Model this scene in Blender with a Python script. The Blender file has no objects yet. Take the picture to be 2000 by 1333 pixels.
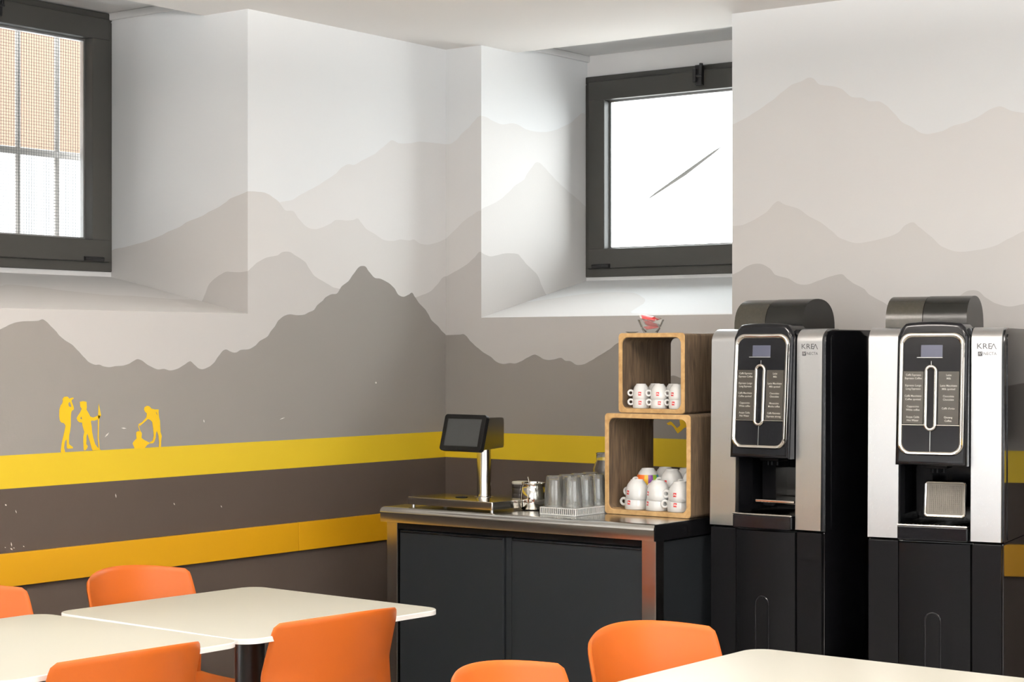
import bpy, bmesh, math, random
from mathutils import Vector, Matrix
from mathutils.geometry import tessellate_polygon
random.seed(7)
PI = math.pi
S = bpy.context.scene
C = S.collection

# ------------------------------------------------------------------ camera, sky, lights, exposure
CAM = Vector((4.716, -5.84, 1.43))
FPX = 3621.0
HOR = 686.0
cd = bpy.data.cameras.new('camera')
cam = bpy.data.objects.new('camera', cd)
C.objects.link(cam)
cam.location = CAM
cam.rotation_euler = (PI / 2, 0, math.radians(36.87))
cd.sensor_width = 36.0
cd.lens = 36.0 * FPX / 2000.0
cd.shift_y = (HOR - 666.5) / 2000.0
cd.clip_start = 0.05
cd.clip_end = 200
S.camera = cam

W = bpy.data.worlds.new('sky')
S.world = W
W.use_nodes = True
bg = W.node_tree.nodes['Background']
bg.inputs[0].default_value = (0.93, 0.97, 1.0, 1)
bg.inputs[1].default_value = 11.0

S.view_settings.view_transform = 'Standard'
S.view_settings.look = 'None'
S.view_settings.exposure = 0.13
S.view_settings.gamma = 1.0
S.view_settings.use_curve_mapping = False
S.cycles.use_denoising = True
S.cycles.max_bounces = 10
S.cycles.transmission_bounces = 10
S.cycles.transparent_max_bounces = 12
S.cycles.sample_clamp_indirect = 6.0
S.cycles.caustics_refractive = False
S.cycles.caustics_reflective = False


def area(name, loc, target, sx, sy, power, col):
    l = bpy.data.lights.new(name, 'AREA')
    l.shape = 'RECTANGLE'
    l.size, l.size_y = sx, sy
    l.energy = power
    l.color = col
    o = bpy.data.objects.new(name, l)
    C.objects.link(o)
    o.location = loc
    d = Vector(target) - Vector(loc)
    o.rotation_euler = d.to_track_quat('-Z', 'Y').to_euler()
    return o


# unseen lamps added to lift the ceiling, door daylight, cool fill added at windowless walls
ADDED_LAMPS = ((2.1, -2.7), (4.6, -2.7), (2.1, -5.6), (4.6, -5.6))
for lx, ly in ADDED_LAMPS:
    area('added_lamp_down', (lx, ly, 2.33), (lx, ly, 0), 1.2, 0.25, 2.5, (1.0, 0.88, 0.74))  # faint downward share of the added lamps
    area('added_lamp_up', (lx, ly, 2.37), (lx, ly, 3), 1.2, 0.25, 150 if (lx > 4 and ly > -4) else 250, (1.0, 0.955, 0.91))  # added uplight, brightens ceiling and upper walls by bounce
area('door_daylight', (-0.30, -4.0, 1.05), (1.2, -4.0, 1.05), 1.0, 1.7, 100, (0.86, 0.94, 1.0))
area('added_fill', (6.9, -4.2, 1.5), (3.0, -4.2, 1.6), 5.0, 1.8, 118, (0.95, 0.975, 1.0))  # added fill in front of the closed right wall
area('added_fill', (3.6, -7.9, 1.4), (3.2, -3.0, 1.5), 5.5, 2.0, 68, (0.95, 0.975, 1.0))  # added broad fill for the back wall, no opening behind it
area('added_fill', (1.9, -7.8, 1.38), (1.9, -3.0, 1.38), 1.2, 0.5, 9, (0.93, 0.97, 1.0))  # added small source for the bright band in the steel columns


# ------------------------------------------------------------------ pixel -> plane (for digitising the mural on its real walls)
RX, FW = Vector((0.8, 0.6, 0)), Vector((-0.6, 0.8, 0))


def ray(px, py):
    return RX * ((px - 1000.0) / FPX) + FW + Vector((0, 0, (HOR - py) / FPX))


def hit(px, py, axis, val):
    r = ray(px, py)
    t = (val - CAM[axis]) / r[axis]
    return CAM + r * t


# ------------------------------------------------------------------ materials
def lin(c):
    c = c / 255.0
    return c / 12.92 if c <= 0.04045 else ((c + 0.055) / 1.055) ** 2.4


def rgb(r, g, b, k=1.0):
    return (lin(r) * k, lin(g) * k, lin(b) * k, 1)


def mat(name, col, rough=0.5, metal=0.0, noise=0.0, nscale=8.0, bump=0.0, bscale=60.0, stretch=(1, 1, 1),
        spec=0.5, trans=0.0, ior=1.45, coat=0.0, rvar=0.0, emis=None, estr=0.0, aniso=0.0):
    m = bpy.data.materials.new(name)
    m.use_nodes = True
    nt = m.node_tree
    p = nt.nodes['Principled BSDF']
    p.inputs['Base Color'].default_value = col
    p.inputs['Roughness'].default_value = rough
    p.inputs['Metallic'].default_value = metal
    p.inputs['Specular IOR Level'].default_value = spec
    p.inputs['IOR'].default_value = ior
    p.inputs['Transmission Weight'].default_value = trans
    p.inputs['Coat Weight'].default_value = coat
    p.inputs['Coat Roughness'].default_value = 0.05
    p.inputs['Anisotropic'].default_value = aniso
    if emis:
        p.inputs['Emission Color'].default_value = emis
        p.inputs['Emission Strength'].default_value = estr
    if noise or bump or rvar:
        tc = nt.nodes.new('ShaderNodeTexCoord')
        mp = nt.nodes.new('ShaderNodeMapping')
        mp.inputs['Scale'].default_value = stretch
        nt.links.new(tc.outputs['Object'], mp.inputs[0])
    if noise:
        n = nt.nodes.new('ShaderNodeTexNoise')
        n.inputs['Scale'].default_value = nscale
        n.inputs['Detail'].default_value = 5
        nt.links.new(mp.outputs[0], n.inputs['Vector'])
        mx = nt.nodes.new('ShaderNodeMix')
        mx.data_type = 'RGBA'
        mx.inputs[6].default_value = tuple(c * (1 - noise) for c in col[:3]) + (1,)
        mx.inputs[7].default_value = tuple(min(1, c * (1 + noise)) for c in col[:3]) + (1,)
        nt.links.new(n.outputs[0], mx.inputs[0])
        nt.links.new(mx.outputs[2], p.inputs['Base Color'])
    if bump:
        n2 = nt.nodes.new('ShaderNodeTexNoise')
        n2.inputs['Scale'].default_value = bscale
        n2.inputs['Detail'].default_value = 3
        nt.links.new(mp.outputs[0], n2.inputs['Vector'])
        b = nt.nodes.new('ShaderNodeBump')
        b.inputs['Strength'].default_value = bump
        b.inputs['Distance'].default_value = 0.002
        nt.links.new(n2.outputs[0], b.inputs['Height'])
        nt.links.new(b.outputs[0], p.inputs['Normal'])
    if rvar:
        n3 = nt.nodes.new('ShaderNodeTexNoise')
        n3.inputs['Scale'].default_value = bscale
        nt.links.new(mp.outputs[0], n3.inputs['Vector'])
        mr = nt.nodes.new('ShaderNodeMapRange')
        mr.inputs[3].default_value = max(0.02, rough - rvar)
        mr.inputs[4].default_value = rough + rvar
        nt.links.new(n3.outputs[0], mr.inputs[0])
        nt.links.new(mr.outputs[0], p.inputs['Roughness'])
    return m


def pane_mat(name, ior=1.3, tint=(0.97, 0.98, 0.97, 1), haze=0.0):
    m = bpy.data.materials.new(name)
    m.use_nodes = True
    nt = m.node_tree
    nt.nodes.remove(nt.nodes['Principled BSDF'])
    out = nt.nodes['Material Output']
    t = nt.nodes.new('ShaderNodeBsdfTransparent')
    t.inputs[0].default_value = tint
    g = nt.nodes.new('ShaderNodeBsdfGlossy')
    g.inputs['Roughness'].default_value = 0.02
    fr = nt.nodes.new('ShaderNodeFresnel')
    fr.inputs[0].default_value = ior
    mx = nt.nodes.new('ShaderNodeMixShader')
    nt.links.new(fr.outputs[0], mx.inputs[0])
    nt.links.new(t.outputs[0], mx.inputs[1])
    nt.links.new(g.outputs[0], mx.inputs[2])
    nt.links.new(mx.outputs[0], out.inputs[0])
    if haze:
        df = nt.nodes.new('ShaderNodeBsdfDiffuse')
        df.inputs[0].default_value = (0.9, 0.9, 0.86, 1)
        m2 = nt.nodes.new('ShaderNodeMixShader')
        m2.inputs[0].default_value = haze
        nt.links.new(mx.outputs[0], m2.inputs[1])
        nt.links.new(df.outputs[0], m2.inputs[2])
        nt.links.new(m2.outputs[0], out.inputs[0])
    return m


def wood_mat(name, c1, c2, stretch, rough=0.6):
    m = mat(name, c1, rough=rough, bump=0.4, bscale=25, stretch=stretch)
    nt = m.node_tree
    p = nt.nodes['Principled BSDF']
    mp = [n for n in nt.nodes if n.type == 'MAPPING'][0]
    n = nt.nodes.new('ShaderNodeTexNoise')
    n.inputs['Scale'].default_value = 14
    n.inputs['Detail'].default_value = 8
    n.inputs['Distortion'].default_value = 0.6
    nt.links.new(mp.outputs[0], n.inputs['Vector'])
    cr = nt.nodes.new('ShaderNodeValToRGB')
    cr.color_ramp.elements[0].position = 0.3
    cr.color_ramp.elements[0].color = c2
    cr.color_ramp.elements[1].position = 0.68
    cr.color_ramp.elements[1].color = c1
    nt.links.new(n.outputs[0], cr.inputs[0])
    nt.links.new(cr.outputs[0], p.inputs['Base Color'])
    return m


PK = 1.02
M = {}
M['sky'] = mat('paint_white', (0.79, 0.80, 0.805, 1), 0.75, bump=0.12, bscale=90)
M['m1'] = mat('paint_palest_grey', (0.735, 0.722, 0.71, 1), 0.75, bump=0.12, bscale=90)
M['m2'] = mat('paint_pale_grey', (0.66, 0.64, 0.62, 1), 0.75, bump=0.12, bscale=90)
M['m3'] = mat('paint_light_grey', (0.53, 0.508, 0.488, 1), 0.75, bump=0.12, bscale=90)
M['m4'] = mat('paint_mid_grey', (0.250, 0.230, 0.212, 1), 0.7, noise=0.05, nscale=2, bump=0.12, bscale=90)
M['yellow'] = mat('paint_yellow', (0.70, 0.49, 0.018, 1), 0.6, noise=0.03, nscale=3)
M['brown'] = mat('paint_dark_brown', (0.054, 0.041, 0.033, 1), 0.6, spec=0.25, noise=0.12, nscale=3, bump=0.1, bscale=70)
M['amber'] = mat('board_amber', (0.62, 0.31, 0.006, 1), 0.45, noise=0.05, nscale=3)
M['hiker'] = mat('paint_warm_yellow', (0.80, 0.50, 0.008, 1), 0.6)
M['chip'] = mat('bare_plaster', (0.7, 0.66, 0.62, 1), 0.8)
M['ceil'] = mat('ceiling_paint', (0.86, 0.83, 0.80, 1), 0.8, bump=0.08, bscale=60)
M['plaster'] = mat('recess_plaster', (0.74, 0.735, 0.73, 1), 0.8, bump=0.15, bscale=50)
M['floor'] = mat('floor_tiles', (0.36, 0.34, 0.31, 1), 0.4, noise=0.15, nscale=4)
M['frame'] = mat('window_aluminium', (0.046, 0.045, 0.040, 1), 0.42, noise=0.04)
M['blackp'] = mat('black_plastic', (0.010, 0.010, 0.011, 1), 0.35)
M['pane'] = pane_mat('window_glass')
M['bars'] = mat('grey_bars', (0.27, 0.25, 0.235, 1), 0.6)
M['wire'] = mat('wire_mesh', (0.10, 0.10, 0.10, 1), 0.6)
M['orangewall'] = mat('orange_render', (0.165, 0.105, 0.073, 1), 0.9, noise=0.06, nscale=2)
M['glarewall'] = mat('glare_white', (0.40, 0.41, 0.42, 1), 0.9)  # near white colour stands in for overexposed daylight on the lower wall
M['orange'] = mat('orange_plastic', (0.40, 0.086, 0.009, 1), 0.42, spec=0.3, bump=0.05, bscale=400)
M['tabletop'] = mat('cream_laminate', (0.47, 0.455, 0.39, 1), 0.33, spec=0.4)
M['tableedge'] = mat('white_edge_band', (0.78, 0.76, 0.72, 1), 0.35)
M['blackmetal'] = mat('black_powder_coat', (0.012, 0.012, 0.012, 1), 0.35)
M['steelbr'] = mat('brushed_steel', (0.56, 0.56, 0.56, 1), 0.30, metal=1.0, bump=0.10, bscale=120, stretch=(20, 20, 0.4), rvar=0.06)
M['steel'] = mat('stainless_steel', (0.50, 0.48, 0.45, 1), 0.17, metal=1.0, rvar=0.04, bscale=12)
M['worktop'] = mat('worktop_steel', (0.60, 0.585, 0.55, 1), 0.20, metal=1.0, bump=0.04, bscale=40, stretch=(0.5, 12, 12))
M['plate'] = mat('smooth_steel', (0.50, 0.48, 0.45, 1), 0.09, metal=1.0)
M['headsteel'] = mat('light_steel', (0.74, 0.72, 0.69, 1), 0.16, metal=1.0)
M['poststeel'] = mat('polished_steel', (0.50, 0.47, 0.43, 1), 0.14, metal=1.0)
M['chrome'] = mat('chrome', (0.62, 0.59, 0.54, 1), 0.07, metal=1.0)
M['chromedull'] = mat('satin_metal', (0.5, 0.5, 0.5, 1), 0.35, metal=1.0)
M['gloss'] = mat('gloss_black', (0.004, 0.004, 0.005, 1), 0.12, spec=0.3)
M['sidegloss'] = mat('side_panel_black', (0.006, 0.006, 0.007, 1), 0.07, spec=0.7)
M['satin'] = mat('satin_black', (0.0045, 0.0045, 0.005, 1), 0.24, spec=0.08)
M['hopper'] = mat('smoked_lid', (0.010, 0.010, 0.009, 1), 0.26, spec=0.16)
M['hopper2'] = mat('smoked_hopper', (0.030, 0.028, 0.022, 1), 0.26, spec=0.22, noise=0.3, nscale=120)
M['door'] = mat('charcoal_panel', (0.0095, 0.011, 0.0125, 1), 0.55, spec=0.12)
M['lcd'] = mat('grey_display', (0.060, 0.064, 0.095, 1), 0.35, spec=0.3)
M['menu'] = mat('menu_strip', (0.034, 0.031, 0.026, 1), 0.35, spec=0.25)
M['lettering'] = mat('pale_lettering', (0.52, 0.50, 0.46, 1), 0.5)
M['darkink'] = mat('dark_ink', (0.05, 0.05, 0.055, 1), 0.5)
M['grate'] = mat('steel_grate', (0.17, 0.155, 0.13, 1), 0.45, metal=0.4)
M['screen'] = mat('tablet_screen', (0.032, 0.034, 0.034, 1), 0.2, spec=0.3)
M['bezel'] = mat('tablet_bezel', (0.005, 0.005, 0.005, 1), 0.35, spec=0.15)
M['woodrim'] = wood_mat('fresh_wood', (0.60, 0.385, 0.17, 1), (0.44, 0.26, 0.10, 1), (3, 3, 3))
M['wood'] = wood_mat('weathered_wood', (0.165, 0.112, 0.066, 1), (0.060, 0.040, 0.025, 1), (6, 6, 0.7))
M['woodflat'] = wood_mat('crate_floor_wood', (0.46, 0.30, 0.14, 1), (0.28, 0.17, 0.08, 1), (0.8, 6, 6))
M['china'] = mat('white_china', (0.80, 0.80, 0.78, 1), 0.12, coat=0.3)
M['red'] = mat('logo_red', (0.62, 0.02, 0.02, 1), 0.3)
M['white'] = mat('white_print', (0.85, 0.84, 0.82, 1), 0.4)
M['c_orange'] = mat('print_orange', (0.75, 0.15, 0.02, 1), 0.3)
M['c_purple'] = mat('print_purple', (0.12, 0.02, 0.16, 1), 0.3)
M['c_green'] = mat('print_green', (0.25, 0.42, 0.03, 1), 0.3)
M['c_yellow'] = mat('print_yellow', (0.75, 0.45, 0.02, 1), 0.3)
M['c_blue'] = mat('print_blue', (0.02, 0.22, 0.40, 1), 0.3)
M['glass'] = mat('clear_glass', (0.97, 0.98, 0.96, 1), 0.0, trans=1.0, ior=1.45)
M['thinglass'] = pane_mat('thin_bowl_glass', 1.2, (0.985, 0.99, 0.98, 1), 0.13)
M['hazyglass'] = pane_mat('hazy_dish_glass', 1.2, (0.985, 0.99, 0.98, 1), 0.6)
M['tumbler'] = pane_mat('tumbler_glass', 1.5, (0.985, 0.99, 0.98, 1), 0.09)
M['tray'] = mat('white_plastic', (0.72, 0.72, 0.69, 1), 0.4)
M['sugar'] = mat('red_sachet', (0.78, 0.10, 0.10, 1), 0.4)
M['sachetw'] = mat('white_sachet', (0.80, 0.74, 0.70, 1), 0.4)
M['jar'] = mat('dark_jar', (0.035, 0.03, 0.028, 1), 0.3)
M['cream'] = mat('cream_lid', (0.70, 0.66, 0.56, 1), 0.5)
M['twig'] = mat('bare_twig', (0.045, 0.042, 0.038, 1), 0.8)
M['whitebox'] = mat('white_metal_box', (0.70, 0.70, 0.68, 1), 0.4)
M['leaf'] = mat('leaf_green', (0.05, 0.35, 0.05, 1), 0.5)
M['ground'] = mat('paving', (0.62, 0.60, 0.58, 1), 0.9)
M['lampbody'] = mat('lamp_housing', (0.7, 0.7, 0.7, 1), 0.5)


# ------------------------------------------------------------------ mesh builder
class MB:
    def __init__(s):
        s.bm = bmesh.new()
        s.wn = False

    def _mi(s, faces, mi):
        for f in faces:
            f.material_index = mi

    def box(s, x0, x1, y0, y1, z0, z1, bev=0.0, mi=0, seg=2, M4=None):
        b = bmesh.new()
        r = bmesh.ops.create_cube(b, size=1.0)
        for v in b.verts:
            v.co = Vector(((x0 + x1) / 2 + v.co.x * (x1 - x0), (y0 + y1) / 2 + v.co.y * (y1 - y0), (z0 + z1) / 2 + v.co.z * (z1 - z0)))
        if bev > 0:
            s.wn = True
            bmesh.ops.bevel(b, geom=list(b.edges), offset=bev, segments=seg, profile=0.5, affect='EDGES')
        s.absorb(b, mi, M4)
        return s

    def absorb(s, b, mi=None, M4=None):
        if M4 is not None:
            bmesh.ops.transform(b, matrix=M4, verts=list(b.verts))
        vm = {}
        for v in b.verts:
            vm[v] = s.bm.verts.new(v.co)
        for f in b.faces:
            try:
                nf = s.bm.faces.new([vm[v] for v in f.verts])
                nf.material_index = f.material_index if mi is None else mi
            except ValueError:
                pass
        b.free()

    def quad(s, pts, mi=0):
        vs = [s.bm.verts.new(p) for p in pts]
        f = s.bm.faces.new(vs)
        f.material_index = mi
        return f

    def prism(s, poly, fn, a0, a1, mi=0, bev=0.0, seg=2):
        """poly: 2-D outline; fn(p, q, a) -> 3-D; extruded from a0 to a1"""
        b = bmesh.new()
        A = [b.verts.new(fn(p, q, a0)) for p, q in poly]
        B = [b.verts.new(fn(p, q, a1)) for p, q in poly]
        n = len(poly)
        fa = b.faces.new(A)
        fb = b.faces.new(list(reversed(B)))
        for i in range(n):
            b.faces.new([A[i], A[(i + 1) % n], B[(i + 1) % n], B[i]])
        bmesh.ops.recalc_face_normals(b, faces=list(b.faces))
        if bev > 0:
            s.wn = True
            es = [e for e in fa.edges]
            bmesh.ops.bevel(b, geom=es, offset=bev, segments=seg, profile=0.5, affect='EDGES')
        s.absorb(b, mi)
        return s

    def lathe(s, prof, c=(0, 0, 0), seg=28, mi=0, a0=0.0, a1=2 * PI, close=False):
        full = abs(a1 - a0 - 2 * PI) < 1e-6
        rings = []
        n = seg if full else seg + 1
        for r, z in prof:
            if r < 1e-7:
                rings.append([s.bm.verts.new((c[0], c[1], c[2] + z))])
            else:
                rings.append([s.bm.verts.new((c[0] + r * math.cos(a0 + (a1 - a0) * i / seg), c[1] + r * math.sin(a0 + (a1 - a0) * i / seg), c[2] + z)) for i in range(n)])
        for a, b in zip(rings[:-1], rings[1:]):
            for i in range(seg):
                j = (i + 1) % n
                if len(a) == 1 and len(b) == 1:
                    continue
                if len(a) == 1:
                    vs = [a[0], b[i], b[j]]
                elif len(b) == 1:
                    vs = [a[i], a[j], b[0]]
                else:
                    vs = [a[i], a[j], b[j], b[i]]
                f = s.bm.faces.new(vs)
                f.material_index = mi
        return s

    def tube(s, pts, r, seg=10, mi=0, closed=False, caps=True, rfn=None):
        pts = [Vector(p) for p in pts]
        n = len(pts)
        rings = []
        up = None
        for i, p in enumerate(pts):
            a = pts[(i - 1) % n] if (closed or i > 0) else pts[i]
            b = pts[(i + 1) % n] if (closed or i < n - 1) else pts[i]
            t = (b - a).normalized()
            if up is None:
                up = Vector((0, 0, 1)) if abs(t.z) < 0.9 else Vector((1, 0, 0))
            u = (up - t * up.dot(t))
            if u.length < 1e-5:
                u = Vector((0, 1, 0)) - t * t.y
            u.normalize()
            up = u
            w = t.cross(u)
            rr = rfn(i / max(1, n - 1)) if rfn else r
            rings.append([s.bm.verts.new(p + (u * math.cos(2 * PI * k / seg) + w * math.sin(2 * PI * k / seg)) * rr) for k in range(seg)])
        rng = range(n) if closed else range(n - 1)
        for i in rng:
            a, b = rings[i], rings[(i + 1) % n]
            for k in range(seg):
                f = s.bm.faces.new([a[k], a[(k + 1) % seg], b[(k + 1) % seg], b[k]])
                f.material_index = mi
        if caps and not closed:
            for rg, rev in ((rings[0], True), (rings[-1], False)):
                f = s.bm.faces.new(list(reversed(rg)) if rev else rg)
                f.material_index = mi
        return s

    def grid_shell(s, P, nu, nv, th, mi=0):
        """thin curved shell: P(u,v) for u,v in 0..1, thickened by th along its normal, with a rounded rim"""
        g = [[Vector(P(i / nu, j / nv)) for j in range(nv + 1)] for i in range(nu + 1)]
        N = [[None] * (nv + 1) for _ in range(nu + 1)]
        for i in range(nu + 1):
            for j in range(nv + 1):
                du = g[min(i + 1, nu)][j] - g[max(i - 1, 0)][j]
                dv = g[i][min(j + 1, nv)] - g[i][max(j - 1, 0)]
                N[i][j] = du.cross(dv).normalized()
        A = [[s.bm.verts.new(g[i][j] + N[i][j] * th / 2) for j in range(nv + 1)] for i in range(nu + 1)]
        B = [[s.bm.verts.new(g[i][j] - N[i][j] * th / 2) for j in range(nv + 1)] for i in range(nu + 1)]
        for i in range(nu):
            for j in range(nv):
                s.bm.faces.new([A[i][j], A[i + 1][j], A[i + 1][j + 1], A[i][j + 1]]).material_index = mi
                s.bm.faces.new([B[i][j], B[i][j + 1], B[i + 1][j + 1], B[i + 1][j]]).material_index = mi
        rim = [(i, 0) for i in range(nu + 1)] + [(nu, j) for j in range(1, nv + 1)] + [(i, nv) for i in range(nu - 1, -1, -1)] + [(0, j) for j in range(nv - 1, 0, -1)]
        k = len(rim)
        # a rounded edge: one extra row pushed outwards
        mid = []
        cen = g[nu // 2][nv // 2]
        for q, (i, j) in enumerate(rim):
            pa = g[rim[q - 1][0]][rim[q - 1][1]]
            pb = g[rim[(q + 1) % k][0]][rim[(q + 1) % k][1]]
            o = (pb - pa).cross(N[i][j]).normalized()
            if o.dot(g[i][j] - cen) < 0:
                o = -o
            mid.append(s.bm.verts.new(g[i][j] + o * th * 0.5))
        for q in range(k):
            i, j = rim[q]
            i2, j2 = rim[(q + 1) % k]
            m0, m1 = mid[q], mid[(q + 1) % k]
            s.bm.faces.new([A[i][j], m0, m1, A[i2][j2]]).material_index = mi
            s.bm.faces.new([m0, B[i][j], B[i2][j2], m1]).material_index = mi
        return s

    def poly(s, rings, fn, mi=0, th=0.0):
        """flat shape with holes (2-D rings), mapped by fn(p,q,o) ; th>0 gives thickness"""
        v2 = [[Vector((p, q, 0)) for p, q in r] for r in rings]
        flat = [v for r in v2 for v in r]
        tris = tessellate_polygon(v2)
        top = [s.bm.verts.new(fn(v.x, v.y, th)) for v in flat]
        for t in tris:
            try:
                s.bm.faces.new([top[i] for i in t]).material_index = mi
            except ValueError:
                pass
        if th > 0:
            bot = [s.bm.verts.new(fn(v.x, v.y, 0)) for v in flat]
            k = 0
            for r in rings:
                n = len(r)
                for i in range(n):
                    a, b = k + i, k + (i + 1) % n
                    try:
                        s.bm.faces.new([top[a], top[b], bot[b], bot[a]]).material_index = mi
                    except ValueError:
                        pass
                k += n
        return s

    def build(s, name, mats, parent=None, smooth=35, recalc=True, M4=None):
        if recalc:
            bmesh.ops.recalc_face_normals(s.bm, faces=list(s.bm.faces))
        if M4 is not None:
            bmesh.ops.transform(s.bm, matrix=M4, verts=list(s.bm.verts))
        me = bpy.data.meshes.new(name)
        s.bm.to_mesh(me)
        s.bm.free()
        if not isinstance(mats, (list, tuple)):
            mats = [mats]
        for m in mats:
            me.materials.append(m)
        if smooth:
            me.polygons.foreach_set('use_smooth', [True] * len(me.polygons))
            me.set_sharp_from_angle(angle=math.radians(smooth))
        o = bpy.data.objects.new(name, me)
        C.objects.link(o)
        if s.wn and smooth:
            md = o.modifiers.new('weighted_normals', 'WEIGHTED_NORMAL')
            md.mode = 'FACE_AREA'
            md.weight = 90
            md.keep_sharp = True
        if parent:
            o.parent = parent
        return o


def tag(o, label=None, cat=None, group=None, kind=None):
    if label:
        o['label'] = label
    if cat:
        o['category'] = cat
    if group:
        o['group'] = group
    if kind:
        o['kind'] = kind
    return o


def thing(name, label, cat, loc=(0, 0, 0), rz=0.0, group=None, kind=None):
    o = bpy.data.objects.new(name, None)
    o.empty_display_size = 0.05
    C.objects.link(o)
    o.location = loc
    o.rotation_euler = (0, 0, rz)
    return tag(o, label, cat, group, kind)


def copy_tree(o, parent=None):
    c = o.copy()
    C.objects.link(c)
    c.parent = parent
    for ch in [x for x in KIDS.get(o.name, [])]:
        copy_tree(ch, c)
    return c


KIDS = {}


def index_kids():
    KIDS.clear()
    for o in list(C.objects):
        if o.parent:
            KIDS.setdefault(o.parent.name, []).append(o)


def rrect(x0, x1, z0, z1, r, n=6, rs=None):
    """rounded rectangle outline, counter-clockwise; rs = radii for (bl, br, tr, tl)"""
    rs = rs or (r, r, r, r)
    out = []
    for (cx, cz, a, rr) in ((x0 + rs[0], z0 + rs[0], PI, rs[0]), (x1 - rs[1], z0 + rs[1], 1.5 * PI, rs[1]), (x1 - rs[2], z1 - rs[2], 0, rs[2]), (x0 + rs[3], z1 - rs[3], 0.5 * PI, rs[3])):
        if rr < 1e-6:
            out.append((cx, cz))
            continue
        for i in range(n + 1):
            t = a + (PI / 2) * i / n
            out.append((cx + rr * math.cos(t), cz + rr * math.sin(t)))
    return out


def text_into(mb, s, size, M4, mi=0, align='CENTER', xs=1.0, bold=0.0):
    cu = bpy.data.curves.new('txt', 'FONT')
    cu.body = s
    cu.size = size
    cu.align_x = align
    cu.align_y = 'CENTER'
    cu.offset = bold
    cu.resolution_u = 2
    cu.fill_mode = 'FRONT'
    o = bpy.data.objects.new('txt', cu)
    me = o.to_mesh()
    b = bmesh.new()
    b.from_mesh(me)
    bmesh.ops.transform(b, matrix=M4 @ Matrix.Diagonal((xs, 1, 1, 1)), verts=list(b.verts))
    mb.absorb(b, mi)
    o.to_mesh_clear()
    bpy.data.objects.remove(o)
    bpy.data.curves.remove(cu)


# ------------------------------------------------------------------ mural profiles (traced, stored as wall coordinates)
def smooth_fn(pts):
    pts = sorted(pts)
    xs = [p[0] for p in pts]
    ys = [p[1] for p in pts]

    def f(x):
        if x <= xs[0]:
            return ys[0]
        if x >= xs[-1]:
            return ys[-1]
        lo, hi = 0, len(xs) - 1
        while hi - lo > 1:
            m = (lo + hi) // 2
            if xs[m] <= x:
                lo = m
            else:
                hi = m
        t = (x - xs[lo]) / max(1e-9, xs[hi] - xs[lo])

        def slope(i):
            a, b = max(0, i - 1), min(len(xs) - 1, i + 1)
            return (ys[b] - ys[a]) / max(1e-9, xs[b] - xs[a])
        h = xs[hi] - xs[lo]
        m0, m1 = slope(lo) * h * 0.8, slope(hi) * h * 0.8
        return ((2 * t**3 - 3 * t**2 + 1) * ys[lo] + (t**3 - 2 * t**2 + t) * m0 + (-2 * t**3 + 3 * t**2) * ys[hi] + (t**3 - t**2) * m1)
    return f


def prof(pix, axis, val, ucoord):
    out = []
    for px, py in pix:
        p = hit(px, py, axis, val)
        out.append((p[ucoord], p.z))
    return smooth_fn(out)


J1Y = -1.121   # wall edge of the jamb of window_1
J2X = 0.183    # wall edge of the jamb of window_2
R2X = 1.331    # other edge of that opening
DEP = 0.75     # depth of the recesses
LOW = [(-400, 900)]
L_m1 = prof([(-300, 700), (500, 430), (535, 400), (553, 394), (570, 391), (588, 380), (607, 370), (620, 363), (640, 350), (655, 340), (668, 327), (680, 321), (692, 322), (710, 312), (730, 302), (745, 290), (757, 280), (765, 274), (780, 280), (800, 280), (820, 277), (845, 279), (870, 282)], 0, 0.0, 1)
L_m2 = prof([(-400, 500), (0, 520), (300, 420), (450, 378), (484, 374), (495, 374), (505, 375), (515, 376), (525, 380), (535, 387), (543, 393), (550, 402), (557, 411), (573, 413), (584, 428), (596, 441), (604, 446), (616, 448), (628, 445), (644, 438), (656, 430), (676, 431), (690, 430), (699, 427), (706, 436), (716, 448), (728, 455), (750, 469), (768, 471), (782, 468), (800, 470), (808, 468), (820, 476), (836, 478), (854, 474), (870, 467)], 0, 0.0, 1)
L_m3 = prof([(-400, 560), (0, 560), (300, 560), (450, 540), (484, 530), (490, 524), (504, 512), (522, 503), (542, 499), (552, 492.5), (566, 492.5), (578, 500), (596, 512), (604, 525), (614, 539), (628, 548), (640, 555), (652, 562), (661, 564), (740, 600), (812, 581), (826, 576), (840, 570), (854, 556), (864, 543), (872, 539)], 0, 0.0, 1)
L_m4 = prof([(-500, 720), (-300, 760), (-200, 700), (-100, 690), (-40, 665), (0, 644), (8, 640), (20, 634), (32, 630), (46, 628), (74, 627), (83, 624), (90, 628), (102, 640), (110, 648), (116, 656), (130, 667), (140, 673), (152, 685), (164, 698), (174, 708), (186, 713), (194, 712.6), (202, 716), (214, 717.6), (226, 715.6), (240, 714.6), (252, 711), (260, 706), (268, 702), (276, 704), (290, 714), (308, 722), (320, 721), (332, 724), (346, 721), (360, 713), (367, 708), (372, 706), (380, 713), (388, 720), (396, 721.6), (408, 717), (418, 709), (426, 697), (436, 685), (442, 683), (450, 687), (456, 689), (462, 688.6), (470, 684), (486, 682.4), (498, 676), (508, 666), (522, 658), (530, 646), (536, 639), (544, 626), (556, 617), (566, 614.4), (580, 616), (594, 615), (604, 610), (613, 606), (620, 596), (630, 588), (636, 581), (648, 575), (658, 573.6), (668, 559), (680, 550), (690, 536), (700, 523), (705, 520), (714, 521), (720, 530), (732, 543), (742, 544.6), (758, 552.4), (770, 563), (778, 576), (788, 580), (798, 576), (805, 572), (810, 580), (820, 594), (830, 604), (836, 613), (843, 626), (854, 636), (864, 648), (872, 655)], 0, 0.0, 1)
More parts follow.
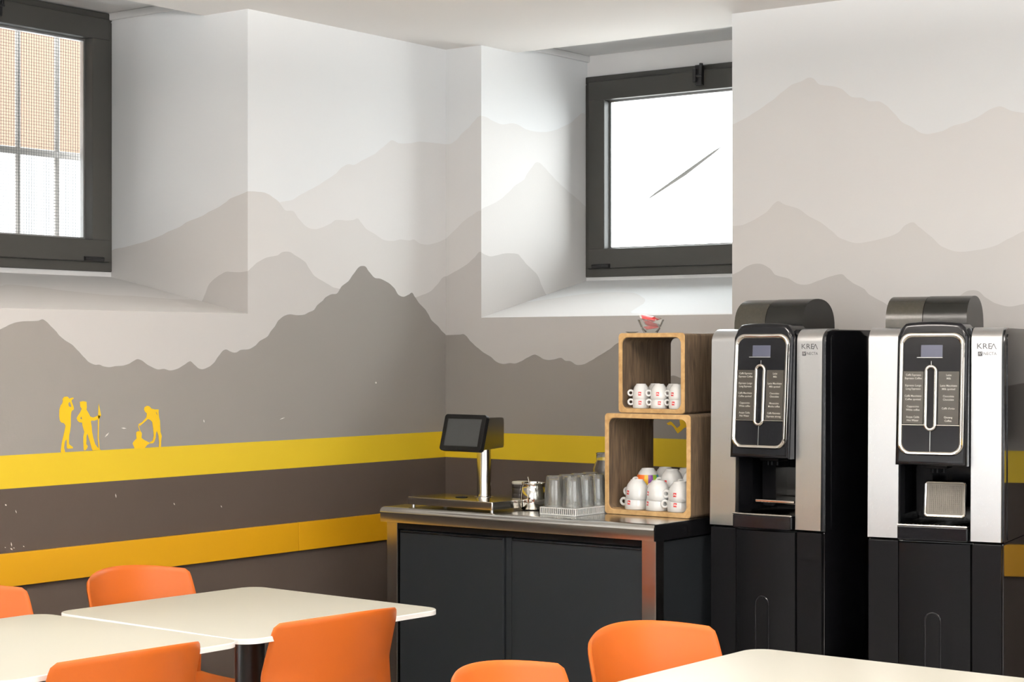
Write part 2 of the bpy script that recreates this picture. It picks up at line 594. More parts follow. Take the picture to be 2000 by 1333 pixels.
B_m1 = prof([(870, 282), (880, 281), (892, 273), (903, 260), (915, 250), (925, 238), (934, 228), (940, 226), (1100, 240), (1400, 255), (1431.6, 243), (1455, 231.5), (1478, 217), (1507, 197), (1530, 178), (1547.6, 165), (1565, 159), (1578, 152), (1588, 153), (1600, 165), (1623, 168), (1643, 173.5), (1663.6, 189.5), (1684, 191), (1698, 198), (1716, 198), (1730, 205.4), (1748, 223), (1762, 239), (1779.6, 247.5), (1797, 259), (1811.5, 262), (1840.5, 256), (1861, 246), (1884, 240), (1907, 230), (1936, 212.7), (1953.6, 208), (1977, 217), (2000, 221), (2060, 240), (2200, 200), (2400, 280), (2700, 240)], 1, 0.0, 0)
B_m2 = prof([(870, 467), (888, 450), (906, 432), (920, 422), (938, 412), (1100, 440), (1400, 445), (1429, 442), (1449, 440), (1466, 433), (1495, 416), (1513, 397), (1520, 393), (1533, 400), (1559, 408), (1582, 424), (1600, 433), (1623, 450), (1640, 465), (1672, 475), (1698, 472), (1733, 463.5), (1753.5, 455), (1768, 440), (1784, 434.5), (1794, 443), (1817, 461), (1840, 482), (1872, 492), (1913, 488), (1942, 481), (1971, 466), (2000, 452), (2050, 440), (2120, 470), (2300, 430), (2600, 500)], 1, 0.0, 0)
B_m3 = prof([(870, 541), (890, 530), (910, 518), (926, 504), (938, 492), (1100, 560), (1400, 555), (1428, 538), (1443, 531), (1458, 521), (1472, 516), (1487, 516), (1504, 525), (1514, 537), (1539, 544), (1559, 555), (1577, 556), (1600, 548), (1623, 540), (1645, 536), (1655, 545), (1669, 555), (1687, 564), (1698, 576), (1722, 589), (1760, 612), (1850, 600), (1872, 580), (1890, 568.5), (1910, 568.5), (1925, 581.5), (1945, 593), (1971, 599), (2000, 594), (2050, 580), (2150, 610), (2350, 560), (2600, 620)], 1, 0.0, 0)
B_m4 = prof([(870, 655), (898, 654), (905, 653), (910, 656), (920, 668), (932, 679), (946, 690), (958, 697), (968, 706), (976, 710), (984, 711.4), (996, 709.6), (1006, 710.4), (1018, 706), (1030, 699), (1044, 693), (1052, 696), (1062, 702), (1072, 703.6), (1082, 702.4), (1096, 699.4), (1104, 705), (1114, 706), (1126, 713), (1140, 712), (1154, 705), (1172, 694), (1190, 683), (1204, 672), (1225, 662), (1250, 690), (1285, 735), (1300, 740), (1314, 734), (1330, 739), (1380, 760), (1500, 740), (1700, 770), (2000, 740), (2300, 790), (2600, 760)], 1, 0.0, 0)
J2_m1 = prof([(938, 226), (950, 229), (962, 236), (980, 243), (1000, 241), (1010, 243), (1028, 253), (1045, 257), (1065, 258), (1085, 254), (1100, 247), (1115, 240), (1128, 228), (1137, 221), (1148, 226)], 0, J2X, 1)
J2_m2 = prof([(938, 410), (950, 404), (963.5, 398), (977, 390), (992, 377), (1007, 362), (1023.5, 351), (1029.5, 339.5), (1038.5, 327.5), (1046, 318), (1053.5, 318), (1062.5, 326), (1074.5, 339.5), (1088, 354), (1100, 365), (1115, 378.5), (1130, 390.5), (1139, 399.5), (1148, 406)], 0, J2X, 1)
J2_m3 = prof([(938, 492), (948, 498), (958, 501), (970, 499), (984, 495.6), (996, 495), (1012, 497), (1020, 506), (1030, 518), (1046, 533), (1052, 542), (1058, 558), (1067, 577), (1080, 610), (1148, 660)], 0, J2X, 1)
J1_m2 = prof([(208, 508), (214, 496), (218, 490), (226, 486), (240, 484), (255, 480), (270, 476), (285, 472), (300, 466), (315, 460), (330, 452), (350, 444), (365, 434), (380, 428), (395, 422), (410, 413), (425, 406), (440, 396), (450, 388), (465, 382), (484, 374)], 1, J1Y, 0)
J1_m3 = prof([(208, 700), (380, 640), (394, 591), (400, 576), (408, 556), (420, 544), (430, 537), (442, 531), (452, 531.5), (468, 532), (484, 530)], 1, J1Y, 0)
def sill_hit(px, py):
    r_ = ray(px, py)
    k_ = (1.716 - 1.563) / 0.75
    # z = 1.563 - k_ * x   on the sloping sill (x runs from 0 to -0.75)
    t_ = (1.563 - k_ * CAM.x - CAM.z) / (r_.z + k_ * r_.x)
    p_ = CAM + r_ * t_
    return (p_.y, max(0.03, min(0.72, -p_.x)))


S1f = smooth_fn([sill_hit(px, py) for px, py in ((-200, 560), (0, 559), (15, 556), (76, 561), (127, 568), (217, 577), (255, 578), (331, 584), (383, 586), (440, 590))])
S2f = smooth_fn([(0.2, 0.30), (0.38, 0.45), (0.50, 0.47), (0.62, 0.44), (0.74, 0.33), (0.80, 0.24), (0.86, 0.05), (1.3, 0.02)])

ZSIL = 1.563
ZTOP = 2.70
ZCEIL = 2.65
STR = [0.0, 1.001, 1.105]
MUR = [M['brown'], M['yellow'], M['m4'], M['m3'], M['m2'], M['m1'], M['sky'], M['plaster']]


def columns(mb, P, u0, u1, v0, v1, fns, mids, step=0.006):
    """fill a wall field between v0(u) and v1(u) with stacked bands of paint; fns: rising upper bounds of each band but the last"""
    n = max(1, int(abs(u1 - u0) / step))
    prev = None
    for i in range(n + 1):
        u = u0 + (u1 - u0) * i / n
        lo, hi = v0(u), v1(u)
        b = [lo]
        for f in fns:
            b.append(min(hi, max(b[-1], f(u))))
        b.append(hi)
        if prev is not None:
            pu, pb = prev
            for k in range(len(b) - 1):
                if (b[k + 1] - b[k] < 1e-6) and (pb[k + 1] - pb[k] < 1e-6):
                    continue
                q = [P(pu, pb[k]), P(u, b[k]), P(u, b[k + 1]), P(pu, pb[k + 1])]
                w = []
                for a in q:
                    if not w or (a - w[-1]).length > 1e-7:
                        w.append(a)
                if (w[0] - w[-1]).length < 1e-7:
                    w.pop()
                if len(w) >= 3:
                    mb.quad(w, mids[k])
        prev = (u, b)


K = lambda v: (lambda u: v)
# left wall (x = 0)
w = MB()
PL = lambda u, v: Vector((0, u, v))
LF = [K(1.001), K(1.105), L_m4, L_m3, L_m2, L_m1]
LM = [0, 1, 2, 3, 4, 5, 6]
W1A, W1B = -2.27, J1Y           # window_1 opening
W3A, W3B = -4.60, -3.45         # next window of the same wall, out of view to the left
ZC = K(ZCEIL + 0.06)
columns(w, PL, -8.0, W3A, K(0), ZC, LF, LM, 0.03)
columns(w, PL, W3A, W3B, K(2.05), ZC, LF, LM, 0.03)
columns(w, PL, W3B, W1A, K(0), ZC, LF, LM, 0.012)
columns(w, PL, W1A, W1B, K(0), K(ZSIL), LF, LM)
columns(w, PL, W1B, 0.0, K(0), ZC, LF, LM)
# recess of window_1
ZS1 = 1.716
sl = lambda d: ZSIL + (ZS1 - ZSIL) * d / DEP
columns(w, lambda u, v: Vector((u, J1Y, v)), -DEP, 0.0, lambda u: sl(-u), K(2.72), [J1_m3, J1_m2], [3, 4, 6])
columns(w, lambda u, v: Vector((-v, u, sl(v))), W1A, W1B, K(0), K(DEP), [S1f], [4, 5], 0.01)
w.quad([(0, W1A, ZSIL), (0, W1A, 2.72), (-DEP, W1A, 2.72), (-DEP, W1A, ZS1)], 6)
w.quad([(-0.02, W1A, 2.712), (-0.02, W1B, 2.712), (-DEP, W1B, 2.712), (-DEP, W1A, 2.712)], 7)
w.quad([(-DEP + 0.024, W1A, 1.69), (-DEP + 0.024, W1B, 1.69), (-DEP + 0.024, W1B, 1.735), (-DEP + 0.024, W1A, 1.735)], 7)
# reveal of the glazed door, out of view
w.quad([(0, W3A, 0), (0, W3A, 2.05), (-0.25, W3A, 2.05), (-0.25, W3A, 0)], 6)
w.quad([(0, W3B, 0), (0, W3B, 2.05), (-0.25, W3B, 2.05), (-0.25, W3B, 0)], 6)
w.quad([(0, W3A, 0), (0, W3B, 0), (-0.25, W3B, 0), (-0.25, W3A, 0)], 7)
w.quad([(0, W3A, 2.05), (0, W3B, 2.05), (-0.25, W3B, 2.05), (-0.25, W3A, 2.05)], 7)
wl = tag(w.build('wall_left', MUR, smooth=0, recalc=False), kind='structure')

# back wall (y = 0)
w = MB()
PB = lambda u, v: Vector((u, 0, v))
BF = [K(1.001), K(1.105), B_m4, B_m3, B_m2, B_m1]
columns(w, PB, 0.0, J2X, K(0), ZC, BF, LM)
columns(w, PB, J2X, R2X, K(0), K(ZSIL), BF, LM)
columns(w, PB, R2X, 3.4, K(0), ZC, BF, LM)
columns(w, PB, 3.4, 7.0, K(0), ZC, BF, LM, 0.03)
ZS2 = 1.735
s2 = lambda d: ZSIL + (ZS2 - ZSIL) * d / DEP
columns(w, lambda u, v: Vector((J2X, u, v)), 0.0, DEP, lambda u: s2(u), K(2.705), [J2_m3, J2_m2, J2_m1], [3, 4, 5, 6])
columns(w, lambda u, v: Vector((u, v, s2(v))), J2X, R2X, K(0), K(DEP), [S2f], [5, 6], 0.02)
w.quad([(R2X, 0, ZSIL), (R2X, 0, 2.705), (R2X, DEP, 2.705), (R2X, DEP, ZS2)], 6)
w.quad([(J2X, 0.02, ZTOP), (R2X, 0.02, ZTOP), (R2X, DEP, ZTOP), (J2X, DEP, ZTOP)], 7)
w.quad([(J2X, DEP - 0.014, 1.70), (R2X, DEP - 0.014, 1.70), (R2X, DEP - 0.014, 1.752), (J2X, DEP - 0.014, 1.752)], 7)
w.quad([(J2X, DEP - 0.005, 2.60), (R2X, DEP - 0.005, 2.60), (R2X, DEP - 0.005, 2.705), (J2X, DEP - 0.005, 2.705)], 7)
tag(w.build('wall_back', MUR, smooth=0, recalc=False), kind='structure')

# the rest of the shell
w = MB()
w.quad([(7, -8, 0), (7, 0, 0), (7, 0, 0.9), (7, -8, 0.9)], 0)
w.quad([(7, -8, 0.9), (7, 0, 0.9), (7, 0, 2.71), (7, -8, 2.71)], 1)
tag(w.build('wall_right', [M['brown'], M['sky']], smooth=0), kind='structure')
w = MB()
w.quad([(0, -8, 0), (7, -8, 0), (7, -8, 0.9), (0, -8, 0.9)], 0)
w.quad([(0, -8, 0.9), (7, -8, 0.9), (7, -8, 2.71), (0, -8, 2.71)], 1)
tag(w.build('wall_front', [M['brown'], M['sky']], smooth=0), kind='structure')
w = MB().box(-0.02, 7.02, -8.02, 0.02, -0.1, 0.0)
tag(w.build('floor', M['floor'], smooth=0), kind='structure')
w = MB().box(-0.02, 7.02, -8.02, 0.02, ZCEIL, 2.75)
w.box(-0.222, -0.02, W1A - 0.01, W1B + 0.004, ZCEIL, 2.75)
w.box(J2X - 0.004, R2X + 0.01, 0.02, 0.232, ZCEIL, 2.75)
tag(w.build('ceiling', M['ceil'], smooth=0), kind='structure')
# small cove strips where the recess ceilings meet the jambs
w = MB().box(J2X, J2X + 0.014, 0.232, DEP - 0.004, 2.672, 2.70, bev=0.004)
tag(w.build('trim_1', M['plaster']), kind='structure')
w = MB().box(-DEP + 0.004, -0.222, J1Y - 0.014, J1Y, 2.684, 2.712, bev=0.004)
tag(w.build('trim_2', M['plaster']), kind='structure')
# amber rail boards round the walls
yseam = hit(578, 1040, 0, 0.0)[1]
w = MB().box(0.0005, 0.016, -8.0, yseam - 0.0012, 0.697, 0.801, bev=0.002)
tag(w.build('trim_3', M['amber']), kind='structure')
w = MB().box(0.0005, 0.016, yseam + 0.0012, -0.001, 0.697, 0.801, bev=0.002)
tag(w.build('trim_4', M['amber']), kind='structure')
w = MB().box(0.017, 6.99, -0.016, -0.0005, 0.697, 0.801, bev=0.002)
tag(w.build('trim_5', M['amber']), kind='structure')


# ------------------------------------------------------------------ painted figures on the walls
def decal(name, label, rings_px, axis, val, off, parent=None, m='hiker', cat='wall decal', group=None):
    mb = MB()
    ua = 1 if axis == 0 else 0
    for rings in rings_px:
        rr = []
        for r in rings:
            q = []
            for px, py in r:
                p = hit(px, py, axis, val)
                q.append((p[ua], p.z))
            rr.append(q)
        if axis == 0:
            mb.poly(rr, lambda a, b, o: Vector((val + 0.0004 + o, a, b)), th=0.0008)
        else:
            mb.poly(rr, lambda a, b, o: Vector((a, val - 0.0004 - o, b)), th=0.0008)
    o = mb.build(name, M[m], parent, smooth=0)
    if label:
        tag(o, label, cat, group)
    return o


def cr(pts, ox=90.0, oy=760.0, s=8.3333):
    return [(ox + a / s, oy + b / s) for a, b in pts]


hk1 = cr([(265, 165), (290, 132), (340, 125), (362, 140), (375, 165), (395, 150), (440, 140), (447, 160), (420, 175), (410, 195), (425, 240), (445, 290), (450, 325), (440, 345), (415, 355), (405, 390), (400, 450), (398, 600), (385, 700), (372, 760), (368, 880), (375, 905), (400, 925), (435, 950), (430, 970), (350, 975), (335, 960), (333, 850), (325, 820), (300, 860), (290, 960), (300, 1000), (310, 1040), (240, 1045), (238, 1020), (250, 900), (275, 790), (300, 680), (315, 600), (290, 560), (240, 545), (220, 510), (212, 440), (215, 340), (235, 270), (262, 235), (270, 200)])
hk1h = cr([(358, 240), (372, 215), (388, 215), (408, 288), (400, 300), (367, 284)])
hk2 = cr([(548, 210), (600, 200), (655, 210), (660, 300), (655, 340), (690, 400), (715, 450), (760, 468), (800, 455), (845, 430), (880, 440), (870, 475), (830, 500), (780, 520), (740, 515), (725, 530), (740, 620), (745, 700), (765, 800), (795, 900), (830, 950), (890, 1000), (755, 1003), (740, 970), (710, 860), (680, 760), (665, 720), (655, 780), (650, 900), (675, 930), (665, 970), (640, 1000), (612, 1000), (605, 880), (605, 780), (620, 700), (590, 600), (585, 550), (540, 545), (510, 520), (495, 480), (515, 440), (555, 380), (580, 325), (555, 290), (550, 250)])
hk2h = cr([(552, 480), (572, 445), (582, 490), (575, 500)])
pole = cr([(856, 240), (866, 300), (893, 440), (870, 450), (860, 520), (854, 800), (870, 985), (852, 980), (838, 800), (842, 520), (845, 430), (850, 330)])
hk3 = cr([(1600, 300), (1640, 275), (1680, 285), (1710, 320), (1760, 335), (1830, 335), (1828, 380), (1835, 460), (1850, 520), (1855, 620), (1860, 700), (1880, 770), (1868, 860), (1868, 930), (1860, 970), (1830, 960), (1838, 880), (1825, 760), (1800, 680), (1785, 720), (1780, 800), (1760, 860), (1740, 885), (1690, 890), (1685, 870), (1735, 840), (1750, 760), (1740, 640), (1725, 540), (1690, 505), (1655, 490), (1600, 540), (1530, 600), (1510, 600), (1500, 575), (1560, 545), (1630, 465), (1640, 400), (1610, 375), (1592, 340)])
hk3h = cr([(1782, 372), (1800, 390), (1812, 440), (1790, 400)])
camp = cr([(1490, 690), (1535, 690), (1555, 720), (1550, 800), (1590, 830), (1650, 860), (1690, 885), (1640, 915), (1600, 968), (1440, 972), (1405, 890), (1430, 850), (1470, 810), (1465, 750), (1465, 710)])
cord = cr([(1494, 600), (1506, 598), (1530, 690), (1521, 692)])
decal('hiker_silhouette', 'yellow painted hiker silhouette with rucksack, hand shading the eyes', [[hk1, hk1h]], 0, 0.0, 1, group='painted hikers on the left wall')
decal('hiker_silhouette', 'yellow painted hiker silhouette with hand on hip holding a tall staff', [[hk2, hk2h], [pole]], 0, 0.0, 1, group='painted hikers on the left wall')
decal('hiker_silhouette', 'yellow painted hiker silhouette bending forward over a pack', [[hk3, hk3h], [cord]], 0, 0.0, 1, group='painted hikers on the left wall')
decal('pack_silhouette', 'small yellow painted bundle on the band below the bending hiker', [[camp]], 0, 0.0, 1)
bird = cr([(330, 550), (440, 500), (480, 520), (560, 610), (630, 690), (700, 640), (725, 600), (700, 470), (760, 380), (900, 330), (980, 420), (1000, 560), (940, 650), (830, 690), (740, 780), (650, 850), (590, 760), (530, 660), (460, 600), (370, 600)], 1280, 790, 14.8)
decal('hiker_silhouette', 'yellow painted crouching figure on the back wall, seen through the lower crate', [[bird]], 1, 0.0, 1)


def fleck(cx, cy, dx, dy, wd):
    L = math.hypot(dx, dy)
    nx, ny = -dy / L * wd, dx / L * wd
    return [(cx - dx, cy - dy), (cx + nx, cy + ny), (cx + dx, cy + dy), (cx - nx, cy - ny)]


fl = [fleck(208.5, 850, 4, -4.5, 1.3), fleck(241.5, 837, 5, 0.4, 1.2), fleck(398, 823, 0.5, 3, 0.8), fleck(551, 818, 5, -2, 0.7), fleck(734, 748, 0.4, 2, 1.6), fleck(11, 987, 1.5, 1.5, 1.4), fleck(226, 969, 0.6, 4, 0.8), fleck(22, 1064, 0.6, 4, 0.9), fleck(22, 1073, 2, 2, 1.4), fleck(27, 1071, 1.5, 0.5, 0.8), fleck(46, 1068, 1.2, 1.2, 0.9), fleck(10, 1070, 1, 1, 0.7), fleck(340, 985, 1, 2, 0.6), fleck(31, 1000, 1, 3, 0.6), fleck(432, 990, 1, 2, 0.6)]
decal('paint_chips', None, [[f] for f in fl], 0, 0.0, 1, parent=wl, m='chip')


# ------------------------------------------------------------------ windows
def window(name, W_, z0, z1, glass_dx, loc, rz, latch_x, hinge_xs):
    """local: x along the wall, y outwards (0 = room face of the frame), z up; origin at one lower corner of the opening"""
    t = thing(name, None, None, loc, rz, kind='structure')
    H = z1 - z0
    f = MB()
    fb, sb = 0.032, 0.106
    for (a, b, c, d) in ((0, W_, 0, fb + 0.012), (0, W_, H - fb, H), (0, fb, fb, H - fb), (W_ - fb, W_, fb, H - fb)):
        f.box(a, b, 0.0, 0.07, c, d, bev=0.004)
    f.build('outer_frame', M['frame'], t)
    s = MB()
    i0, i1 = fb - 0.008, sb
    j0 = fb + 0.004
    top1 = H - i0
    s.prism([(i0, j0), (W_ - i0, j0), (W_ - i0, 0.12), (i0, 0.12)], lambda p, q, a: Vector((p, a, q)), -0.014, 0.055, bev=0.005)
    s.prism([(i0, H - sb), (W_ - i0, H - sb), (W_ - i0, top1), (i0, top1)], lambda p, q, a: Vector((p, a, q)), -0.014, 0.055, bev=0.005)
    s.prism([(i0, 0.118), (i1, 0.118), (i1, H - sb + 0.002), (i0, H - sb + 0.002)], lambda p, q, a: Vector((p, a, q)), -0.014, 0.055, bev=0.005)
    s.prism([(W_ - i1, 0.118), (W_ - i0, 0.118), (W_ - i0, H - sb + 0.002), (W_ - i1, H - sb + 0.002)], lambda p, q, a: Vector((p, a, q)), -0.014, 0.055, bev=0.005)
    so = s.build('sash', M['frame'], t)
    # bright strip added round the pane, imitating the daylit reveal
    g = MB()
    for (a, b, c, d) in ((i1, W_ - i1, 0.12, 0.128), (i1, W_ - i1, H - sb - 0.008, H - sb), (i1, i1 + 0.008, 0.128, H - sb - 0.008), (W_ - i1 - 0.008, W_ - i1, 0.128, H - sb - 0.008)):
        g.box(a, b, 0.030, 0.050, c, d)
    tag(g.build('lit_reveal_strip', M['chromedull'], so), 'bright strip round the pane imitating the lit reveal')
    p = MB().box(i1 - 0.004, W_ - i1 + 0.004, 0.036, 0.042, 0.116, H - sb + 0.004)
    tag(p.build('pane', M['pane'], so, smooth=0), 'clear glass pane')
    l = MB()
    if latch_x is not None:
        l.box(latch_x - 0.016, latch_x + 0.016, -0.034, -0.012, H - 0.088, H - 0.004, bev=0.003)
        l.box(latch_x - 0.022, latch_x - 0.006, -0.044, -0.030, H - 0.075, H - 0.02, bev=0.003)
        l.box(latch_x + 0.008, latch_x + 0.020, -0.040, -0.026, H - 0.05, H + 0.002, bev=0.003)
        l.tube([(latch_x - 0.02, -0.037, H - 0.05), (latch_x + 0.02, -0.037, H - 0.05)], 0.005, 10)
        l.build('latch', M['blackp'], t)
    for hx in hinge_xs:
        h = MB().tube([(hx - 0.045, -0.018, 0.046), (hx + 0.045, -0.018, 0.046)], 0.0085, 12)
        h.box(hx - 0.04, hx + 0.04, -0.016, 0.004, 0.038, 0.054, bev=0.002)
        h.build('hinge', M['blackp'], t)
    return t


F2Z0, F2Z1 = 1.746, 2.608
window('window_2', R2X - J2X, F2Z0, F2Z1, 0, (J2X, DEP - 0.02, F2Z0), 0, 0.584, (0.093, 1.05))
F1Z0, F1Z1 = 1.729, 2.709
window('window_1', W1B - W1A, F1Z0, F1Z1, 0, (-DEP + 0.03, W1A, F1Z0), PI / 2, 0.60, (0.10, 1.045))
t = thing('door_1', None, None, (-0.20, W3A, 0), PI / 2, kind='structure')
dw = W3B - W3A
b = MB()
for (a_, b_, c_, d_) in ((0, dw, 1.95, 2.05), (0, dw, 0, 0.22), (0, 0.09, 0.22, 1.95), (dw - 0.09, dw, 0.22, 1.95), (dw / 2 - 0.05, dw / 2 + 0.05, 0.22, 1.95)):
    b.box(a_, b_, 0, 0.06, c_, d_, bev=0.004)
b.build('frame', M['whitebox'], t)
MB().box(0.085, dw - 0.085, 0.028, 0.034, 0.215, 1.955).build('pane', M['pane'], t, smooth=0)
MB().tube([(dw / 2 - 0.03, -0.04, 1.0), (dw / 2 - 0.03, -0.04, 1.13)], 0.009, 10).build('handle', M['chromedull'], t)

# iron bars and insect mesh outside window_1
t = thing('window_grille', 'grey iron bar grille outside the left window', 'window grille', (-0.95, W1B, 1.70))
for i in range(6):
    y = -0.075 - 0.185 * i
    MB().tube([(0, y, -0.05), (0, y, 1.05)], 0.011, 10).build('vertical_bar', M['bars'], t)
MB().box(-0.012, 0.012, -1.2, 0.05, 0.47, 0.495, bev=0.002).build('cross_bar', M['bars'], t)
mw = MB()
for i in range(90):
    z = 0.02 + i * 0.0115
    mw.box(-0.0006, 0.0006, -1.14, -0.01, z, z + 0.0013)
for i in range(98):
    y = -0.02 - i * 0.0115
    mw.box(-0.0006, 0.0006, y, y + 0.0013, 0.02, 1.05)
o = tag(mw.build('insect_screen', M['wire'], smooth=0), 'fine wire insect screen outside the left window', 'insect screen')
o.location = (-0.84, W1B, 1.70)
# twig / cable outside window_2
a = hit(1281, 378, 1, 1.5)
b = hit(1396, 296, 1, 1.5)
mid = (a + b) / 2 + Vector((0, 0, -0.004))
c0 = a - (b - a) * 0.15
c1 = b + (b - a) * 0.10
tw = MB().tube([c0, a, mid, b, c1], 0.002, 6, rfn=lambda q: 0.0015 + 0.0085 * math.sin(PI * q) ** 2)
tag(tw.build('twig', M['twig']), 'thin bare twig crossing the view outside the right window', 'twig')
# outside: ground, orange building across the yard
w = MB().box(-14, 14, 1.2, 14, 0.9, 1.0).box(-14, -1.4, -14, 1.2, 0.9, 1.0)
tag(w.build('courtyard_ground', M['ground'], smooth=0), kind='structure')
t = thing('building', 'orange rendered building with daylight glare painted white on its lower wall, outside the left window', 'building', (-3.2, -1.0, 1.0))
MB().box(-0.3, 0, -4, 3.0, 1.50, 5.0).build('upper_wall', M['orangewall'], t, smooth=0)
MB().box(-0.32, 0.02, -4, 3.0, 0.0, 1.50).build('glare_band', M['glarewall'], t, smooth=0)  # overexposed daylight painted as a white lower band


# ------------------------------------------------------------------ tables
def make_table(name, label, cx, cy, rz, sx, sy, top=0.75):
    t = thing(name, label, 'table', (cx, cy, 0), rz, 'cream topped pedestal tables')
    th = 0.013
    pl = rrect(-sx / 2, sx / 2, -sy / 2, sy / 2, 0.055, 10)
    b = MB()
    b.prism(pl, lambda p, q, a: Vector((p, q, a)), top, top - th, bev=0.0028, seg=3)
    for f in b.bm.faces:
        f.material_index = 0 if f.normal.z > 0.9 or f.calc_center_median().z > top - 0.0005 else 1
    b.build('tabletop', [M['tabletop'], M['tableedge']], t)
    b = MB().box(-0.19, 0.19, -0.19, 0.19, top - th - 0.006, top - th - 0.0005, bev=0.002)
    b.box(-0.19, 0.19, -0.02, 0.02, top - th - 0.03, top - th - 0.006).box(-0.02, 0.02, -0.19, 0.19, top - th - 0.03, top - th - 0.006)
    b.build('support_plate', M['blackmetal'], t)
    MB().lathe([(0, 0.012), (0.039, 0.012), (0.039, top - th - 0.006), (0, top - th - 0.006)], seg=32).build('column', M['blackmetal'], t)
    b = MB().prism(rrect(-0.22, 0.22, -0.22, 0.22, 0.03, 6), lambda p, q, a: Vector((p, q, a)), 0.012, 0.0, bev=0.003)
    b.build('base', M['blackmetal'], t)
    return t


make_table('cafe_table', 'cream topped table in front of the dark counter, far one of the joined left pair', 1.252, -2.366, math.radians(-3.0), 0.742, 0.70)
make_table('cafe_table', 'cream topped table at the lower left corner, near one of the joined left pair', 1.222, -3.080, math.radians(-1.0), 0.755, 0.70)
make_table('cafe_table', 'cream topped table at the lower right, in front of the coffee machines', 2.985, -2.462, math.radians(-1.0), 0.76, 0.70)


# ------------------------------------------------------------------ chairs
def make_chair(label):
    t = thing('dining_chair', label, 'chair', (0, 0, 0), 0, 'orange plastic chairs round the tables')

    def PBk(u, v):
        a = 2 * u - 1
        z0, z1 = 0.462, 0.795
        hw = 0.214 - 0.016 * v
        zt = z1 - 0.020 * a * a - 0.008 * max(0, (abs(a) - 0.955) / 0.045) ** 2
        z = z0 + (zt - z0) * v
        sag = 0.035 + 0.060 * min(1, v * 1.6)
        x = -0.175 - 0.085 * v ** 1.2 + sag * a * a
        y = a * hw * (1 - 0.012 * max(0, (v - 0.93) / 0.07) ** 2)
        return (x, y, z)

    def PS(u, v):
        a = 2 * u - 1
        hw = 0.214 + 0.006 * math.sin(PI * v)
        x = -0.175 + 0.40 * v + (0.035 * a * a) * (1 - v)
        z = 0.448 + 0.014 * (1 - v) ** 4 + 0.010 * a * a - 0.03 * max(0, (v - 0.85) / 0.15) ** 2 + 0.0
        r = 0.12 * max(0, (v - 0.8) / 0.2) ** 2
        return (x, a * hw * (1 - r), z)
    MB().grid_shell(PBk, 44, 28, 0.008).build('backrest', M['orange'], t, smooth=50)
    MB().grid_shell(PS, 24, 20, 0.008).build('seat', M['orange'], t, smooth=50)
    f = MB()
    f.tube([(-0.15, -0.15, 0.435), (0.17, -0.15, 0.435), (0.17, 0.15, 0.435), (-0.15, 0.15, 0.435)], 0.009, 10, closed=True)
    f.build('seat_frame', M['chromedull'], t)
    for sx, sy in ((1, 1), (1, -1), (-1, 1), (-1, -1)):
        xt = 0.165 if sx > 0 else -0.145
        MB().tube([(xt, 0.15 * sy, 0.432), (xt + 0.045 * sx, 0.19 * sy, 0.0)], 0.010, 12).build('leg', M['chromedull'], t)
    return t


ch0 = make_chair('orange chair behind the far left table, backrest against the wall side')
index_kids()
ch0.location = (0.787, -2.180, 0)
ch0.rotation_euler = (0, 0, math.radians(1))
for x, y, rz, lab in ((0.76, -2.765, 0.0, 'orange chair cut by the left picture edge, beside the wall'),
                      (1.470, -2.430, PI - math.radians(6.5), 'orange chair with its back to the camera at the far left table'),
                      (1.482, -3.120, PI - math.radians(4), 'orange chair with its back to the camera in the lower left corner'),
                      (2.585, -2.285, math.radians(-14), 'orange chair facing the lower right table, in front of the right counter post'),
                      (2.665, -2.875, math.radians(4), 'orange chair lowest in view, in front of the counter doors')):
    c = copy_tree(ch0)
    c.location = (x, y, 0)
    c.rotation_euler = (0, 0, rz)
    c['label'] = lab


# ------------------------------------------------------------------ counter
CX0, CX1, CY0, CY1, CZ = 0.417, 1.562, -0.885, -0.19, 0.88
t = thing('counter_unit', 'charcoal two door counter with steel edged top, left of the coffee machines', 'counter', (CX0, CY0, 0))
LX = CX1 - CX0
LY = CY1 - CY0
pr = [(0.03, 0.88), (0.018, 0.8795), (0.008, 0.876), (0.002, 0.870), (0.0, 0.862), (0.002, 0.858), (0.002, 0.828), (LY, 0.828), (LY, 0.88)]
b = MB().prism(pr, lambda p, q, a: Vector((a, p, q)), 0.0, LX - 0.003)
b.build('worktop', M['worktop'], t, smooth=40)
b = MB().box(LX - 0.003, LX, 0.004, LY, 0.826, 0.879, bev=0.001)
tag(b.build('end_cap', M['satin'], t), 'black end strip')
for x0, x1 in ((0.022, 0.070), (LX - 0.056, LX - 0.002)):
    MB().box(x0, x1, 0.012, 0.06, 0.0, 0.828, bev=0.002).build('post', M['steel'], t)
MB().box(0.03, LX - 0.006, 0.05, LY - 0.005, 0.09, 0.82).box(0.05, LX - 0.02, 0.08, LY - 0.02, 0.0, 0.09).build('carcass', M['door'], t)
MB().box(0.070, LX - 0.056, 0.020, 0.05, 0.806, 0.826).build('top_rail', M['satin'], t)
xm = 0.545
for x0, x1 in ((0.073, xm - 0.014), (xm + 0.020, LX - 0.059)):
    d = MB().box(x0, x1, 0.022, 0.048, 0.10, 0.800, bev=0.003)
    do = d.build('door', M['door'], t)
    MB().box(x0 + 0.004, x1 - 0.004, 0.018, 0.024, 0.7935, 0.7985, bev=0.002).build('pull_lip', M['gloss'], do)
MB().box(xm - 0.010, xm + 0.016, 0.028, 0.05, 0.10, 0.804, bev=0.003).build('stile', M['door'], t)


